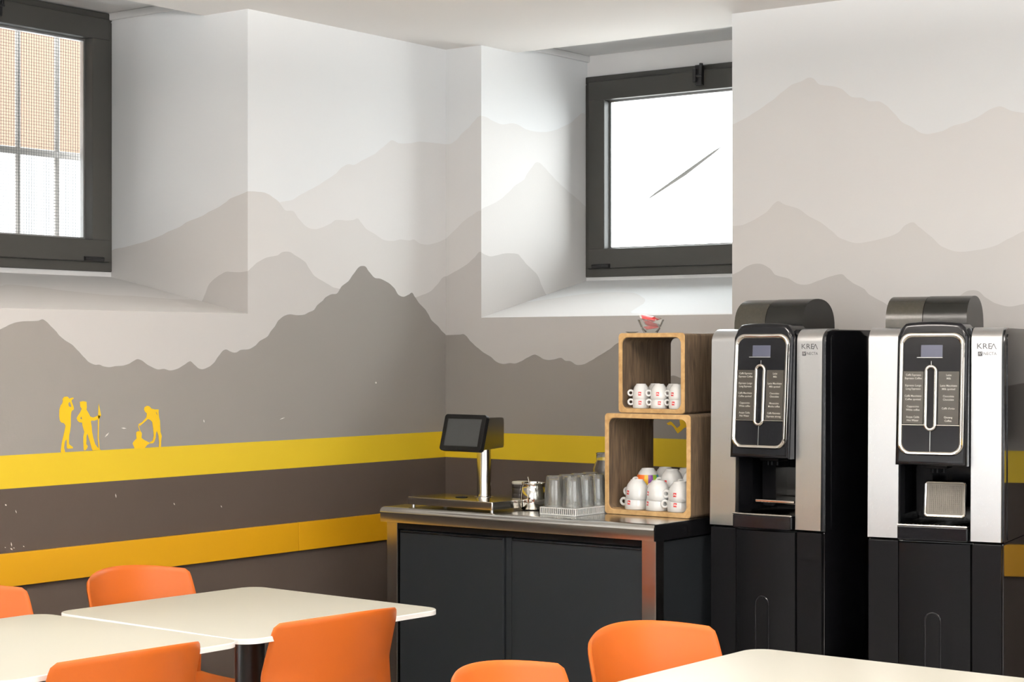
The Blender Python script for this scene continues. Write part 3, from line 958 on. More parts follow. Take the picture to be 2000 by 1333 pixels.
# ------------------------------------------------------------------ coffee machines
Z0, Z1 = 0.862, 1.498
WM, DM = 0.41, 0.56
LEFTMENU = [('Caffè Espresso', 'Espresso Coffee'), ('Espresso Lungo', 'Long Espresso'), ('Caffè Macchiato', 'Coffee spotted'), ('Cappuccino', 'White coffee'), ('Acqua Calda', 'Hot Water')]
RIGHTMENU1 = [('Latte', 'Milk'), ('Latte Macchiato', 'Milk spotted'), ('Cioccolato', 'Chocolate'), ('Mocaccino', 'Mocha coffee'), ('Caffè Ristretto', 'Espresso strong')]
RIGHTMENU2 = [('Latte', 'Milk'), ('Latte Macchiato', 'Milk spotted'), ('Cioccolata', 'Chocolate'), ('Caffè d\'orzo', ''), ('Ginseng', 'Coffee')]


def front(p, q, a):
    return Vector((p, a, q))


def make_cabinet(label, loc, rz):
    t = thing('machine_cabinet', label, 'cabinet', loc, rz, 'black base cabinets under the coffee machines')
    b = MB().box(0.0, WM, 0.02, DM, 0.0, 0.8605, bev=0.006)
    b.build('body', M['sidegloss'], t)
    for x0, x1 in ((0.004, 0.098), (0.318, 0.406)):
        MB().box(x0, x1, 0.004, 0.03, 0.03, 0.858, bev=0.004).build('front_strip', M['satin'], t)
    # bowed centre door with an arched groove
    n = 14
    b = MB()
    prof_ = [(0.101 + 0.214 * i / n, -0.022 * math.sin(PI * i / n) ** 0.8) for i in range(n + 1)]
    poly = prof_ + [(0.315, 0.02), (0.101, 0.02)]
    b.prism(poly, lambda p, q, a: Vector((p, q, a)), 0.03, 0.855)
    d = b.build('centre_door', M['satin'], t, smooth=40)
    g = MB()
    path = [(0.185, 0.10)]
    path += [(0.208 - 0.023 * math.cos(PI * i / 12), 0.625 + 0.023 * math.sin(PI * i / 12)) for i in range(13)]
    path += [(0.231, 0.10)]
    g.tube([(p, -0.0195, q) for p, q in path], 0.0035, 8)
    g.build('arch_bead', M['gloss'], d)
    return t


def make_machine(label, loc, rz, rmenu, folded):
    t = thing('coffee_machine', label, 'coffee machine', loc, rz, 'black and steel coffee machines')
    z = lambda v: v - Z0   # parts are laid out in heights above the cabinet top
    h = MB()
    for x0, x1 in ((0.0, 0.097), (0.313, WM)):
        h.prism([(0.022, 0), (DM, 0), (DM, z(Z1) - 0.02), (DM - 0.03, z(Z1)), (0.075, z(Z1)), (0.045, z(Z1) - 0.006), (0.030, z(Z1) - 0.022), (0.026, z(Z1) - 0.05)], lambda p, q, a: Vector((a, p, q)), x0, x1)
    h.box(0.097, 0.313, 0.25, DM, 0.0, z(Z1))
    h.box(0.097, 0.313, 0.03, 0.25, z(1.10), z(Z1))
    h.box(0.097, 0.313, 0.01, 0.25, 0.0, 0.028)
    h.build('housing', M['sidegloss'], t)
    # side skins with a fine seam
    for x0, x1 in ((-0.0022, 0.0), (WM, WM + 0.0022)):
        h = MB().prism(rrect(0.062, DM - 0.015, 0.004, z(Z1) - 0.018, 0.012, 5), lambda p, q, a: Vector((a, p, q)), x0, x1)
        h.build('side_panel', M['sidegloss'], t)
    # brushed steel columns, rolled back at the top
    pf = [(0.0, 0.003), (0.012, z(1.458))]
    for i in range(1, 8):
        a = (PI / 2) * i / 7
        pf.append((0.012 + 0.052 * (1 - math.cos(a)), z(1.458) + 0.043 * math.sin(a)))
    pf += [(0.12, z(1.501))]
    bk = [(p + 0.020, q - 0.006) if q > z(1.466) else (p + 0.022, q) for p, q in reversed(pf)]
    for x0, x1 in ((0.004, 0.098), (0.316, 0.405)):
        MB().prism(pf + bk, lambda p, q, a: Vector((a, p, q)), x0, x1).build('steel_column', M['steelbr'], t, smooth=50)
    # fine edge lines + lettering on the right column
    nrm = Matrix.Rotation(PI / 2, 4, 'X')
    b = MB()
    tilt = lambda zz: 0.012 * zz / z(1.458) - 0.0006
    zz = z(1.4435)
    text_into(b, 'KRE', 0.0235, Matrix.Translation((0.331, tilt(zz), zz)) @ nrm, xs=1.12, align='LEFT')
    for sgn in (-1, 1):
        x_ = 0.3815
        b.prism([(x_ - 0.0011, zz + 0.0082), (x_ + 0.0011, zz + 0.0082), (x_ + 0.0076 * sgn + 0.0011, zz - 0.0082), (x_ + 0.0076 * sgn - 0.0011, zz - 0.0082)], front, tilt(zz) - 0.0002, tilt(zz))
    zz = z(1.4215)
    text_into(b, 'NECTA', 0.0125, Matrix.Translation((0.3515, tilt(zz), zz)) @ nrm, xs=0.95, align='LEFT')
    b.prism([(0.3355, zz - 0.0065), (0.3485, zz - 0.0065), (0.3485, zz + 0.0065), (0.3355, zz + 0.0065)], front, tilt(zz) - 0.0002, tilt(zz))
    for k in range(3):
        b.prism([(0.337 + 0.003 * k, zz - 0.0075), (0.3382 + 0.003 * k, zz - 0.0075), (0.3382 + 0.003 * k, zz - 0.0068), (0.337 + 0.003 * k, zz - 0.0068)], front, tilt(zz) - 0.0002, tilt(zz))
    tag(b.build('logo_lettering', M['darkink'], t, smooth=0), 'dark lettering on the right steel column')
    b = MB()
    b.prism([(0.3375, zz - 0.001), (0.3405, zz + 0.004), (0.342, zz - 0.003), (0.3465, zz + 0.003), (0.346, zz + 0.0042), (0.3418, zz - 0.001), (0.340, zz + 0.0052)], front, tilt(zz) - 0.0006, tilt(zz) - 0.0003)
    b.build('logo_wave', M['white'], t, smooth=0)
    def lean(mb):
        for v in mb.bm.verts:
            if v.co.y < 0.09:
                v.co.y += 0.027 * (v.co.z - z(1.122)) / 0.36 - 0.006
        return mb
    # domed centre head
    out = [(0.097, z(1.088)), (0.313, z(1.088))]
    n = 18
    for i in range(n + 1):
        x = 0.313 - 0.216 * i / n
        e = abs(2 * (x - 0.205) / 0.216)
        out.append((x, z(1.519) - 0.008 * e ** 2 - 0.038 * max(0, (e - 0.72) / 0.28) ** 2.2))
    b = MB()
    b.prism(out, front, -0.030, 0.10, bev=0.014, seg=5)
    hd = lean(b).build('centre_head', M['gloss'], t, smooth=50)
    # chrome ring: rounded rectangle
    b = MB()
    rr = []
    for ins, yy in ((0.0, -0.026), (0.0015, -0.034), (0.005, -0.0385), (0.010, -0.0375), (0.0135, -0.033), (0.0145, -0.029)):
        rr.append([b.bm.verts.new((p, yy, q)) for p, q in rrect(0.106 + ins, 0.303 - ins, z(1.118) + ins, z(1.487) - ins * 1.25, 0.034 - ins * 0.6, 9)])
    nr = len(rr[0])
    for A, B_ in zip(rr[:-1], rr[1:]):
        for i in range(nr):
            b.bm.faces.new([A[i], A[(i + 1) % nr], B_[(i + 1) % nr], B_[i]])
    lean(b).build('chrome_ring', M['chrome'], t, smooth=60)
    b = MB().prism(rrect(0.114, 0.294, z(1.125), z(1.479), 0.022, 7), front, -0.0325, -0.028)
    gp = lean(b).build('glass_fascia', M['gloss'], t, smooth=30)
    lean(MB().box(0.172, 0.237, -0.0338, -0.0328, z(1.412), z(1.448), bev=0.0006)).build('display', M['lcd'], gp)
    lean(MB().box(0.160, 0.237, -0.0340, -0.0330, z(1.4095), z(1.4115))).build('display_lip', M['chromedull'], gp)
    for x0, x1 in ((0.120, 0.182), (0.226, 0.288)):
        b = MB().box(x0, x1, -0.0342, -0.0328, z(1.212), z(1.369), bev=0.0006)
        for k in range(1, 5):
            zz = z(1.369) - k * 0.0314
            b.box(x0 - 0.001, x1 + 0.001, -0.0346, -0.0340, zz - 0.0004, zz + 0.0004)
        lean(b).build('menu_strip', M['menu'], gp)
    for items, xc in ((LEFTMENU, 0.151), (rmenu, 0.257)):
        b = MB()
        for k, (s1, s2_) in enumerate(items):
            zz = z(1.3533) - k * 0.0314
            text_into(b, s1, 0.0085, Matrix.Translation((xc, -0.0349, zz + (0.0048 if s2_ else 0))) @ nrm, xs=0.92, bold=0.0001)
            if s2_:
                text_into(b, s2_, 0.0085, Matrix.Translation((xc, -0.0349, zz - 0.0052)) @ nrm, xs=0.92, bold=0.0001)
        tag(lean(b).build('menu_lettering', M['lettering'], gp, smooth=0, recalc=False), 'pale drink names')
    lp = rrect(0.1895, 0.2185, z(1.196), z(1.384), 0.0145, 10)
    lean(MB().tube([(p, -0.036, q) for p, q in lp], 0.0055, 10, closed=True)).build('slot_loop', M['chrome'], gp, smooth=60)
    lean(MB().box(0.2032, 0.2048, -0.0345, -0.033, z(1.384), z(1.400))).build('upper_line', M['chromedull'], gp)
    lean(MB().box(0.2032, 0.2048, -0.0345, -0.033, z(1.127), z(1.190))).build('lower_line', M['chromedull'], gp)
    for x0, x1 in ((0.118, 0.187), (0.221, 0.290)):
        lean(MB().tube([(x0, -0.034, z(1.209)), (x1, -0.034, z(1.209))], 0.0016, 8)).build('strip_lip', M['chrome'], gp)
    # dispensing bay
    MB().prism(rrect(0.100, 0.310, 0.0, 0.043, 0.004, 3), front, -0.020, 0.06, bev=0.004).build('drip_base', M['gloss'], t)
    b = MB().box(0.100, 0.310, -0.018, 0.24, 0.0435, 0.0465, bev=0.001)
    for k in range(16):
        b.box(0.108 + 0.0125 * k, 0.112 + 0.0125 * k, -0.01, 0.23, 0.0465, 0.0485)
    b.tube([(0.101, -0.019, 0.0455), (0.309, -0.019, 0.0455)], 0.0028, 8)
    b.build('drip_grid', M['chrome'], t)
    b = MB().box(0.0985, 0.3115, 0.2405, 0.2495, 0.045, z(1.10), bev=0.001)
    tag(b.build('bay_back', M['gloss'], t), 'shiny black back of the cup bay')
    b = MB()
    b.prism(rrect(0.115, 0.165, 0.06, z(1.08), 0.012, 5), front, 0.15, 0.238)
    b.build('spout_housing', M['satin'], t)
    b = MB()
    for xx in (0.188, 0.202, 0.222):
        b.tube([(xx, 0.06, z(1.10)), (xx, 0.055, z(1.062))], 0.0055, 10)
    b.box(0.17, 0.24, 0.03, 0.10, z(1.075), z(1.10), bev=0.006)
    b.build('spouts', M['satin'], t)
    if folded:
        mt = Matrix.Translation((0.222, 0.075, 0.115)) @ Matrix.Rotation(math.radians(-8), 4, 'X')
        b = MB()
        pts = rrect(-0.060, 0.060, -0.046, 0.056, 0.008, 4)
        b.tube([mt @ Vector((p, 0, q)) for p, q in pts], 0.0045, 8, closed=True)
        sh = b.build('cup_shelf', M['chrome'], t)
        b = MB()
        b.box(-0.058, 0.058, 0.001, 0.003, -0.044, 0.054, M4=mt)
        gi = 0
        for i in range(17):
            xx = -0.048 + 0.006 * i
            b.box(xx, xx + 0.0018, -0.0015, 0.001, -0.038, 0.048, M4=mt)
        for i in range(15):
            q = -0.038 + 0.006 * i
            b.box(-0.050, 0.050, -0.0015, 0.001, q, q + 0.0018, M4=mt)
        b.build('shelf_mesh', M['grate'], sh)
    else:
        b = MB().box(0.168, 0.302, 0.02, 0.20, 0.085, 0.0885, bev=0.0012)
        b.tube([(0.166, 0.018, 0.087), (0.304, 0.018, 0.087)], 0.005, 10)
        b.build('cup_shelf', M['chrome'], t)
        b = MB().box(0.162, 0.309, 0.225, 0.2395, 0.06, 0.185, bev=0.002)
        tag(b.build('bay_mirror', M['chrome'], t), 'mirror bright plate at the back of the bay')
    # bean hoppers: one smoked section and one black section
    dpt = 0.115

    def arch(y0, hy, zt, n=20):
        pts = []
        for i in range(n + 1):
            a = PI - PI * i / n
            pts.append((y0 + dpt * (1 + (abs(math.cos(a)) ** 0.9) * (1 if math.cos(a) > 0 else -1)), z(Z1) + zt * (abs(math.sin(a)) ** 0.72)))
        return pts
    b = MB().prism(arch(0.12, 0, 0.103), lambda p, q, a: Vector((a, p, q)), 0.142, 0.276, bev=0.0)
    b.build('black_hopper', M['hopper'], t, smooth=40)
    b = MB().prism(arch(0.12, 0, 0.102), lambda p, q, a: Vector((a, p, q)), 0.026, 0.140)
    tag(b.build('bean_hopper', M['hopper2'], t, smooth=40), 'smoked see-through hopper holding beans')
    return t


c1 = (1.600, -0.615, 0)
c2 = (2.194, -0.681, 0)
R2 = math.radians(10)
make_cabinet('black base cabinet under the coffee machine beside the crates', c1, 0.0)
make_cabinet('black base cabinet under the coffee machine by the right picture edge', c2, R2)
make_machine('black and steel coffee machine beside the wooden crates', (c1[0], c1[1], Z0), 0.0, RIGHTMENU1, False)
make_machine('black and steel coffee machine by the right picture edge, metal shelf folded up', (c2[0], c2[1], Z0), R2, RIGHTMENU2, True)


# ------------------------------------------------------------------ crates
def crate(label, x0, x1, y0, y1, z0, z1, th):
    t = thing('wooden_crate', label, 'crate', (x0, y0, z0), 0, 'open wooden crates stacked on the counter')
    w_, d_, h_ = x1 - x0, y1 - y0, z1 - z0
    ou = rrect(0, w_, 0, h_, 0.012, 8)
    inn = rrect(th, w_ - th, th, h_ - th, 0.022, 8)
    b = bmesh.new()
    n = len(ou)

    def ring(pts, y):
        return [b.verts.new((p, y, q)) for p, q in pts]
    r0, r1, r2, r3 = ring(ou, 0.003), ring(inn, 0.003), ring(inn, d_), ring(ou, d_)
    for A, B_, mi in ((r1, r2, 0), (r2, r3, 0), (r3, r0, 0), (r0, r1, 0)):
        for i in range(n):
            f = b.faces.new([A[i], A[(i + 1) % n], B_[(i + 1) % n], B_[i]])
            zc = f.calc_center_median().z
            f.material_index = 1 if (A is r1 and zc < th + 0.004) else 0
    mb = MB()
    mb.absorb(b)
    mb.build('frame', [M['wood'], M['woodflat']], t, smooth=40)
    b = bmesh.new()
    io = rrect(0.0015, w_ - 0.0015, 0.0015, h_ - 0.0015, 0.012, 8)
    ii = rrect(th - 0.0015, w_ - th + 0.0015, th - 0.0015, h_ - th + 0.0015, 0.022, 8)
    r0, r1, r2, r3 = ring(ou, 0.0035), ring(io, 0.0), ring(ii, 0.0), ring(inn, 0.0035)
    for A, B_ in ((r0, r1), (r1, r2), (r2, r3), (r3, r0)):
        for i in range(n):
            b.faces.new([A[i], A[(i + 1) % n], B_[(i + 1) % n], B_[i]])
    mb = MB()
    mb.absorb(b, 0)
    tag(mb.build('front_rim', M['woodrim'], t, smooth=40), 'pale sanded front edge')
    return t


LCX0, LCX1, LCY, LCZ = 1.207, 1.545, -0.640, 0.8802
crate('larger wooden crate standing on the counter, holding big cups', LCX0, LCX1, LCY, -0.36, LCZ, 1.2205, 0.0165)
UCX0, UCX1, UCY, UCZ = 1.236, 1.498, -0.600, 1.2207
crate('smaller wooden crate on top of the other one, holding espresso cups', UCX0, UCX1, UCY, -0.29, UCZ, 1.4905, 0.0155)


# ------------------------------------------------------------------ cups (upside down)
def make_cup(name, label, grp, R, H, colourful=False):
    t = thing(name, label, 'cup', (0, 0, 0), 0, grp)
    r = R
    b = MB()
    outp = [(r * 0.96, 0.0), (r, 0.0015), (r * 1.0, H * 0.22), (r * 0.985, H * 0.42), (r * 0.93, H * 0.60), (r * 0.83, H * 0.76), (r * 0.68, H * 0.89), (r * 0.60, H * 0.94), (r * 0.575, H * 0.96), (r * 0.565, H), (r * 0.52, H)]
    inp = [(r * 0.50, H * 0.955), (0, H * 0.95)]
    inner = [(0, H * 0.90), (r * 0.55, H * 0.88), (r * 0.70, H * 0.80), (r * 0.86, H * 0.62), (r * 0.93, H * 0.40), (r * 0.94, 0.002), (r * 0.96, 0.0)]
    b.lathe(outp + inp, seg=32)
    b.lathe(inner, seg=32)
    b.build('bowl', M['china'], t, smooth=50)
    # ear handle, at -x
    hr = 0.0085 if R < 0.035 else 0.0105
    hz = 0.021 if R < 0.035 else 0.024
    pts = [(-r - hr * 0.72 + hr * math.cos(a), 0, hz + hr * math.sin(a)) for a in [2 * PI * k / 18 for k in range(18)]]
    b = MB().tube(pts, 0.0036 if R < 0.035 else 0.0046, 8, closed=True)
    b.build('handle', M['china'], t, smooth=60)
    # printed mark: red square with white letters, 80 degrees round from the handle
    a0 = PI + math.radians(78)
    lw = 0.0052 if R < 0.035 else 0.0058
    lz = H * 0.36
    b = MB()

    def rad(zq):
        f_ = [(0, 1.0), (0.42, 0.987), (0.60, 0.935), (0.76, 0.835), (0.89, 0.69)]
        q_ = zq / H
        for (a_, ra), (b_, rb) in zip(f_[:-1], f_[1:]):
            if q_ <= b_:
                return r * (ra + (rb - ra) * (q_ - a_) / (b_ - a_))
        return r * 0.69

    def patch(da0, da1, z0_, z1_, off, mi):
        n, m_ = 6, (1 if off < 0.00055 or z1_ < H * 0.5 else 6)
        g = [[b.bm.verts.new(((rad(z0_ + (z1_ - z0_) * k_ / m_) + off) * math.cos(a0 + da0 + (da1 - da0) * i / n), (rad(z0_ + (z1_ - z0_) * k_ / m_) + off) * math.sin(a0 + da0 + (da1 - da0) * i / n), z0_ + (z1_ - z0_) * k_ / m_)) for i in range(n + 1)] for k_ in range(m_ + 1)]
        for k_ in range(m_):
            for i in range(n):
                b.bm.faces.new([g[k_][i], g[k_][i + 1], g[k_ + 1][i + 1], g[k_ + 1][i]]).material_index = mi
    if colourful:
        cols = [(-1.9, -1.45, 3), (-1.45, -1.0, 3), (-1.0, -0.55, 3), (-0.55, -0.2, 4), (-0.2, 0.25, 5), (0.25, 0.7, 6), (0.7, 1.2, 7), (1.2, 1.6, 4)]
        for c0_, c1_, mi in cols:
            patch(c0_, c1_, H * 0.16, H * 0.68, 0.0009, mi)
        tag(b.build('colour_blocks', [M['red'], M['white'], M['red'], M['c_orange'], M['c_yellow'], M['c_purple'], M['c_green'], M['c_blue']], t, smooth=60, recalc=False), 'rainbow coloured blocks')
    else:
        da = lw / r
        patch(-da, da, lz - lw * 1.15, lz + lw * 1.15, 0.0005, 0)
        q = lw
        st = 0.13 * q
        for cx in (-0.62, -0.22, 0.14):     # i l l
            patch((cx * q - st) / r, (cx * q + st) / r, lz - 0.45 * q, lz + (0.15 if cx < -0.5 else 0.55) * q, 0.0008, 1)
        patch((-0.62 * q - st) / r, (-0.62 * q + st) / r, lz + 0.35 * q, lz + 0.58 * q, 0.0008, 1)
        patch((0.42 * q - st) / r, (0.42 * q + st) / r, lz - 0.1 * q, lz + 0.25 * q, 0.0008, 1)   # y
        patch((0.42 * q) / r, (0.80 * q) / r, lz - 0.22 * q, lz - 0.02 * q, 0.0008, 1)
        patch((0.74 * q - st) / r, (0.74 * q + st) / r, lz - 0.75 * q, lz + 0.25 * q, 0.0008, 1)
        b.build('logo_mark', [M['red'], M['white']], t, smooth=60, recalc=False)
    return t


ROWN = {0: 'front row', 1: 'second row', 2: 'back row'}
COLN = {0: 'left stack', 1: 'middle stack', 2: 'right stack'}
g1 = 'espresso cups turned upside down in the upper crate'
e0 = make_cup('espresso_cup', 'x', g1, 0.0290, 0.052)
g2 = 'cappuccino cups turned upside down in the lower crate'
k0 = make_cup('cappuccino_cup', 'x', g2, 0.0385, 0.066)
kc = make_cup('cappuccino_cup', 'white cup with rainbow coloured blocks, at the left of the piled big cups', g2, 0.0385, 0.066, True)
index_kids()
first = True
ez = UCZ + 0.0160
for row, y in ((0, -0.560), (1, -0.490)):
    for col, x in ((0, 1.303), (1, 1.374), (2, 1.446)):
        for lev in range(2):
            c = e0 if first else copy_tree(e0)
            first = False
            ang = {0: 33, 1: 40, 2: 15}[col] + random.uniform(-7, 7) + (6 if lev == 0 else 0) + row * 8
            c.location = (x + (0.012 if row else 0) + random.uniform(-0.001, 0.001), y, ez + lev * 0.0305)
            c.rotation_euler = (0, 0, math.radians(ang))
            c['label'] = 'small white espresso cup, %s of the %s, %s of the upper crate' % ('upper' if lev else 'lower', COLN[col], ROWN[row])
first = True
kz = LCZ + 0.0172
LEVN = {2: ('lower', 'upper'), 3: ('lowest', 'middle', 'topmost')}
for row, y, nl in ((0, -0.590, 2), (1, -0.507, 3), (2, -0.424, 3)):
    for col, x in ((0, 1.301), (1, 1.385), (2, 1.470)):
        for lev in range(nl):
            if row == 1 and col == 0 and lev == 2:
                c = kc
                ang = 58
            else:
                c = k0 if first else copy_tree(k0)
                first = False
                c['label'] = 'big white cup, %s of the %s, %s of the lower crate' % (LEVN[nl][lev], COLN[col], ROWN[row])
                ang = {0: 12, 1: -10, 2: 30}[col] + random.uniform(-8, 8) - (14 if (row == 0 and lev == 1) else 0) + row * 25
            c.location = (x + (0.006 * row if c is not kc else -0.006) + (0.004 if lev == 1 else 0), y, kz + lev * 0.0335)
            c.rotation_euler = (0, 0, math.radians(ang))

# ------------------------------------------------------------------ sugar bowl on the top crate
bz = 1.4905
bx, by = 1.302, -0.50
t = thing('glass_bowl', 'small square glass bowl of red sachets on the upper crate', 'bowl', (bx, by, bz), math.radians(36))
b = MB()
for (s0, z0_, s1, z1_) in ():
    pass
rings = []
for s_, z_ in ((0.022, 0.0), (0.030, 0.014), (0.044, 0.046), (0.0425, 0.046), (0.0285, 0.016), (0.020, 0.004)):
    rings.append([b.bm.verts.new((p, q, z_)) for p, q in rrect(-s_, s_, -s_, s_, s_ * 0.35, 5)])
nn = len(rings[0])
for A, B_ in zip(rings[:-1], rings[1:]):
    for i in range(nn):
        b.bm.faces.new([A[i], A[(i + 1) % nn], B_[(i + 1) % nn], B_[i]])
b.bm.faces.new(rings[0])
b.bm.faces.new(rings[-1])
b.build('bowl', M['thinglass'], t, smooth=50)
sp = [(0.000, 0.000, 0.020, 20, 12, -10), (0.004, -0.006, 0.030, -15, -18, 12), (-0.006, 0.004, 0.040, 35, 15, 20), (0.004, 0.008, 0.046, -35, -12, -15), (-0.010, -0.006, 0.053, 5, 22, 10)]
for k, (x, y, z_, a, tx, ty) in enumerate(sp):
    b = MB()

    def SP(u, v):
        pu, pv = 2 * u - 1, 2 * v - 1
        hgt = 0.004 * (1 - pu ** 4) * (1 - pv ** 4)
        return pu, pv, hgt
    nu, nv = 10, 8
    for sgn in (1, -1):
        gv = [[b.bm.verts.new((0.029 * (2 * i / nu - 1), 0.019 * (2 * j / nv - 1), sgn * (0.0003 + SP(i / nu, j / nv)[2]))) for j in range(nv + 1)] for i in range(nu + 1)]
        for i in range(nu):
            for j in range(nv):
                b.bm.faces.new([gv[i][j], gv[i + 1][j], gv[i + 1][j + 1], gv[i][j + 1]]).material_index = 1 if i in (0, nu - 1) else 0
    m4 = Matrix.Translation((x, y, z_)) @ Matrix.Rotation(math.radians(a), 4, 'Z') @ Matrix.Rotation(math.radians(tx), 4, 'X') @ Matrix.Rotation(math.radians(ty), 4, 'Y')
    o = b.build('sugar_sachet', [M['sugar'], M['sachetw']], None, M4=Matrix.Translation((bx, by, bz)) @ Matrix.Rotation(math.radians(36), 4, 'Z') @ m4)
    tag(o, ['red sugar sachet deep at the bottom of the glass bowl', 'red sugar sachet leaning in the middle of the glass bowl', 'red sugar sachet near the rim of the glass bowl', 'red sugar sachet lying across the glass bowl rim', 'red sugar sachet topmost in the glass bowl'][k], 'sugar sachet', 'red sachets in the glass bowl')
b = MB().lathe([(0, 0), (0.012, 0.0005), (0.022, 0.005), (0.0225, 0.0058), (0.012, 0.0018), (0, 0.0015)], seg=24)
o = b.build('glass_dish', M['hazyglass'])
o.location = (1.255, -0.545, bz)
tag(o, 'tiny clear glass dish lying left of the sachet bowl', 'dish')

# ------------------------------------------------------------------ table-top scale / order terminal
t = thing('weighing_terminal', 'steel plate scale with tablet display on a post, on the counter', 'scale', (0.697, -0.728, CZ), math.radians(-4.0))
b = MB().prism(rrect(-0.200, 0.200, -0.108, 0.088, 0.006, 4), lambda p, q, a: Vector((p, q, a)), 0.036, 0.009, bev=0.003)
b.build('platform', M['plate'], t)
for sx in (-1, 1):
    for sy in (-1, 1):
        MB().lathe([(0, 0.0), (0.006, 0.0), (0.006, 0.009), (0, 0.009)], c=(0.185 * sx, -0.010 + 0.082 * sy, 0), seg=16).build('foot', M['chromedull'], t)
MB().lathe([(0.022, 0.034), (0.022, 0.038), (0.012, 0.040), (0, 0.040)], c=(-0.03, -0.01, 0), seg=24).build('level_knob', M['satin'], t)
MB().lathe([(0.034, 0.034), (0.034, 0.037), (0.026, 0.039), (0.0245, 0.05), (0.0245, 0.235), (0, 0.235)], c=(0.020, 0.052, 0), seg=32).build('post', M['poststeel'], t, smooth=50)
HB = Matrix.Translation((-0.036, 0.033, -0.002))
b = MB()
b.prism([(-0.030, 0.205), (0.075, 0.212), (0.078, 0.222), (0.078, 0.312), (0.066, 0.318), (0.0, 0.318)], lambda p, q, a: HB @ Vector((a, p, q)), -0.088, 0.098)
b.build('head_housing', M['headsteel'], t, smooth=30)
tm = HB @ Matrix.Translation((0.0, -0.022, 0.262)) @ Matrix.Rotation(math.radians(-15), 4, 'X')
b = MB().prism(rrect(-0.098, 0.100, -0.066, 0.066, 0.012, 6), lambda p, q, a: tm @ Vector((p, a, q)), -0.010, 0.006, bev=0.002)
tb = b.build('tablet', M['bezel'], t, smooth=40)
MB().prism(rrect(-0.078, 0.080, -0.049, 0.049, 0.001, 2), lambda p, q, a: tm @ Vector((p, a, q)), -0.0106, -0.0098).build('screen', M['screen'], tb, smooth=0)

# ------------------------------------------------------------------ small dark jar, steel pot with spoons
t = thing('storage_jar', 'small dark round jar with cream lid behind the steel pot', 'jar', (0.660, -0.372, CZ))
MB().lathe([(0, 0), (0.034, 0.0), (0.036, 0.004), (0.036, 0.024), (0.0345, 0.027), (0.036, 0.030), (0.036, 0.044), (0.0345, 0.047), (0.036, 0.05), (0.036, 0.062), (0, 0.062)], seg=32).build('body', M['jar'], t)
MB().lathe([(0, 0.0622), (0.037, 0.0622), (0.037, 0.068), (0.034, 0.071), (0, 0.071)], seg=32).build('lid', M['cream'], t)

px_, py_ = 0.925, -0.662
t = thing('steel_pot', 'round stainless steel pot between the scale and the glasses', 'pot', (px_, py_, CZ))
MB().lathe([(0, 0.0), (0.036, 0.0), (0.043, 0.004), (0.0455, 0.02), (0.0455, 0.05), (0.0425, 0.075), (0.0385, 0.088), (0.041, 0.094), (0.0395, 0.095), (0.037, 0.088), (0.0385, 0.072), (0.0405, 0.05), (0.0405, 0.02), (0.036, 0.006), (0, 0.005)], seg=40).build('body', M['chrome'], t, smooth=50)
for k, (x, y, dx, dy, lab) in enumerate(((-0.022, 0.012, -0.010, 0.0, 'thin spoon handle sticking out at the left of the steel pot'), (0.018, -0.012, 0.012, -0.004, 'short spoon handle leaning right out of the steel pot'))):
    L = 0.112 if k == 0 else 0.100
    b = MB().tube([(px_ + x * 0.3, py_ + y * 0.3, CZ + 0.012), (px_ + x, py_ + y, CZ + 0.08), (px_ + x + dx, py_ + y + dy, CZ + L)], 0.0024, 8)
    tag(b.build('spoon', M['chrome']), lab, 'spoon', 'spoons in the steel pot')

# ------------------------------------------------------------------ glasses on a white rack
def rack(tx0, tx1, ty0, ty1, label):
    t = thing('glass_rack', label, 'rack', (tx0, ty0, CZ), 0, 'white racks under the glasses')
    w_, d_ = tx1 - tx0, ty1 - ty0
    b = MB().box(0, w_, 0, d_, 0.0, 0.006, bev=0.002)
    b.box(0, w_, 0, d_, 0.023, 0.027, bev=0.0015)
    b.build('frame', M['tray'], t)
    b = MB()
    n1, n2 = int(w_ / 0.008), int(d_ / 0.009)
    for k in range(n1 + 1):
        x = 0.002 + (w_ - 0.007) * k / n1
        b.box(x, x + 0.003, 0.0, 0.003, 0.005, 0.024)
        b.box(x, x + 0.003, d_ - 0.003, d_, 0.005, 0.024)
    for k in range(n2 + 1):
        y = 0.002 + (d_ - 0.007) * k / n2
        b.box(0.0, 0.003, y, y + 0.003, 0.005, 0.024)
        b.box(w_ - 0.003, w_, y, y + 0.003, 0.005, 0.024)
    b.build('ribs', M['tray'], t, smooth=0)


rack(1.055, 1.2035, -0.805, -0.520, 'white ribbed plastic rack under the glasses, next to the steel pot')


def make_glass(label):
    H = 0.103
    t = thing('drinking_glass', label, 'glass', (0, 0, 0), 0, 'clear glasses turned upside down on the rack')
    b = MB()
    b.lathe([(0.0335, 0.0), (0.0323, 0.0), (0.0304, 0.040), (0.0268, 0.090), (0, 0.092), ], seg=28)
    b.lathe([(0.0335, 0.0), (0.0337, 0.002), (0.0326, 0.035), (0.0315, 0.055), (0.0289, 0.085), (0.0272, H - 0.003), (0.0252, H), (0.0195, H), (0.0165, H - 0.002), (0, H - 0.0025)], seg=28)
    b.build('tumbler', M['tumbler'], t, smooth=50)
    return t


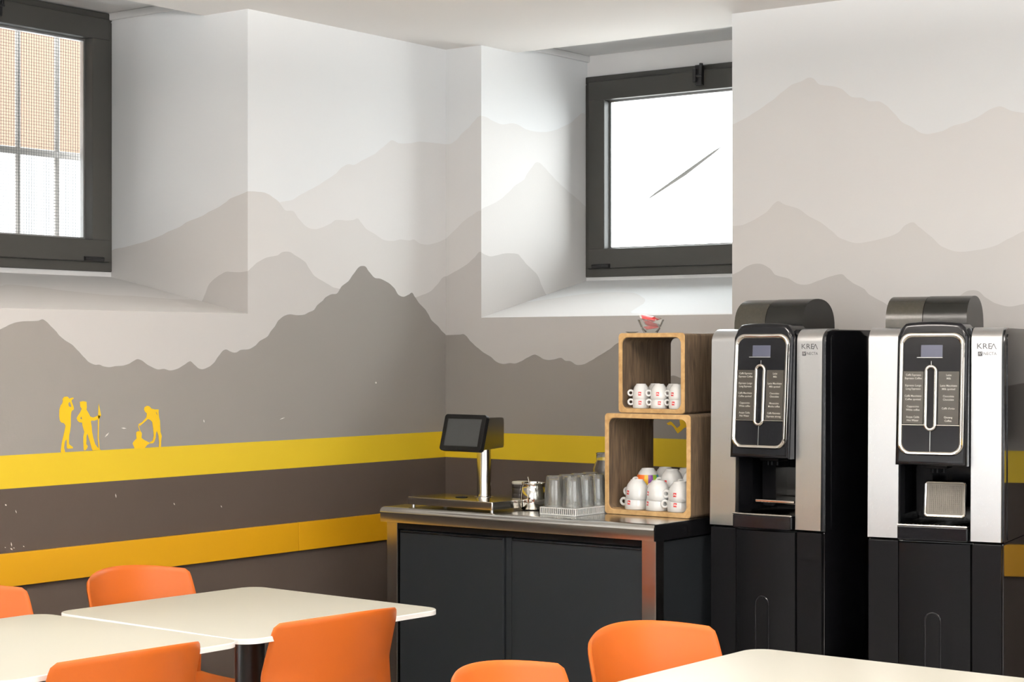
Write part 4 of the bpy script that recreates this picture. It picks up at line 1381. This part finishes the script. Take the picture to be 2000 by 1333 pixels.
gl0 = make_glass('x')
index_kids()
first = True
GP = [(x, y, '%s file, %s row from the front of the white rack' % (fn, rn)) for x, fn in ((1.0915, 'left'), (1.166, 'right')) for y, rn in ((-0.770, 'first'), (-0.6995, 'second'), (-0.629, 'third'), (-0.5585, 'fourth'))]
for x, y, lab in GP:
    c = gl0 if first else copy_tree(gl0)
    first = False
    c.location = (x, y, CZ + 0.0275)
    c['label'] = 'clear upside-down glass, ' + lab
t = thing('glass_jar', 'tall clear glass jar behind the rack, half hidden by the lower crate', 'jar', (1.028, -0.372, CZ))
t.scale = (1, 1, 0.86)
b = MB().lathe([(0, 0.0), (0.040, 0.0), (0.043, 0.005), (0.043, 0.15), (0.036, 0.175), (0.031, 0.185), (0.031, 0.215), (0.033, 0.218), (0.030, 0.219), (0.029, 0.185), (0.034, 0.173), (0.0405, 0.148), (0.0405, 0.008), (0, 0.006)], seg=36)
b.build('body', M['glass'], t, smooth=50)

# ------------------------------------------------------------------ white wall box to the right, mirrored in the machine's side
t = thing('wall_dispenser', 'white wall box with green leaf print right of the machines, mirrored in a side panel', 'dispenser', (2.62, 0, 1.145))
MB().box(0.0, 0.10, -0.075, -0.001, 0.0, 0.36, bev=0.003).build('side_channel', M['chromedull'], t)
w1 = MB().box(0.10, 0.46, -0.085, -0.001, 0.0, 0.36, bev=0.004).build('box', M['whitebox'], t)
b = MB()
b.poly([[(0.14, 0.13), (0.18, 0.17), (0.24, 0.16), (0.28, 0.13), (0.22, 0.11), (0.17, 0.10)]], lambda p, q, o: Vector((p, -0.0855 - o, q)), th=0.0006)
b.build('leaf_print', M['leaf'], w1, smooth=0)

# ------------------------------------------------------------------ lamps added out of view to brighten the ceiling
for k, (x, y) in enumerate(ADDED_LAMPS):
    t = thing('added_lamp', 'added flat suspended linear lamp, unseen, %s' % ('above the left tables', 'above the right table', 'behind the camera on the left', 'behind the camera on the right')[k], 'lamp', (x, y, 2.35), 0, 'added lamps out of view')
    b = MB()
    for (a, b_, c_, d_) in ((-0.63, 0.63, -0.15, -0.13), (-0.63, 0.63, 0.13, 0.15), (-0.63, -0.61, -0.13, 0.13), (0.61, 0.63, -0.13, 0.13)):
        b.box(a, b_, c_, d_, -0.03, 0.03, bev=0.002)
    b.build('frame', M['lampbody'], t)
    for xx in (-0.55, 0.55):
        MB().tube([(xx, 0.14, 0.03), (xx, 0.14, 0.2995)], 0.0015, 6).build('wire', M['chromedull'], t)
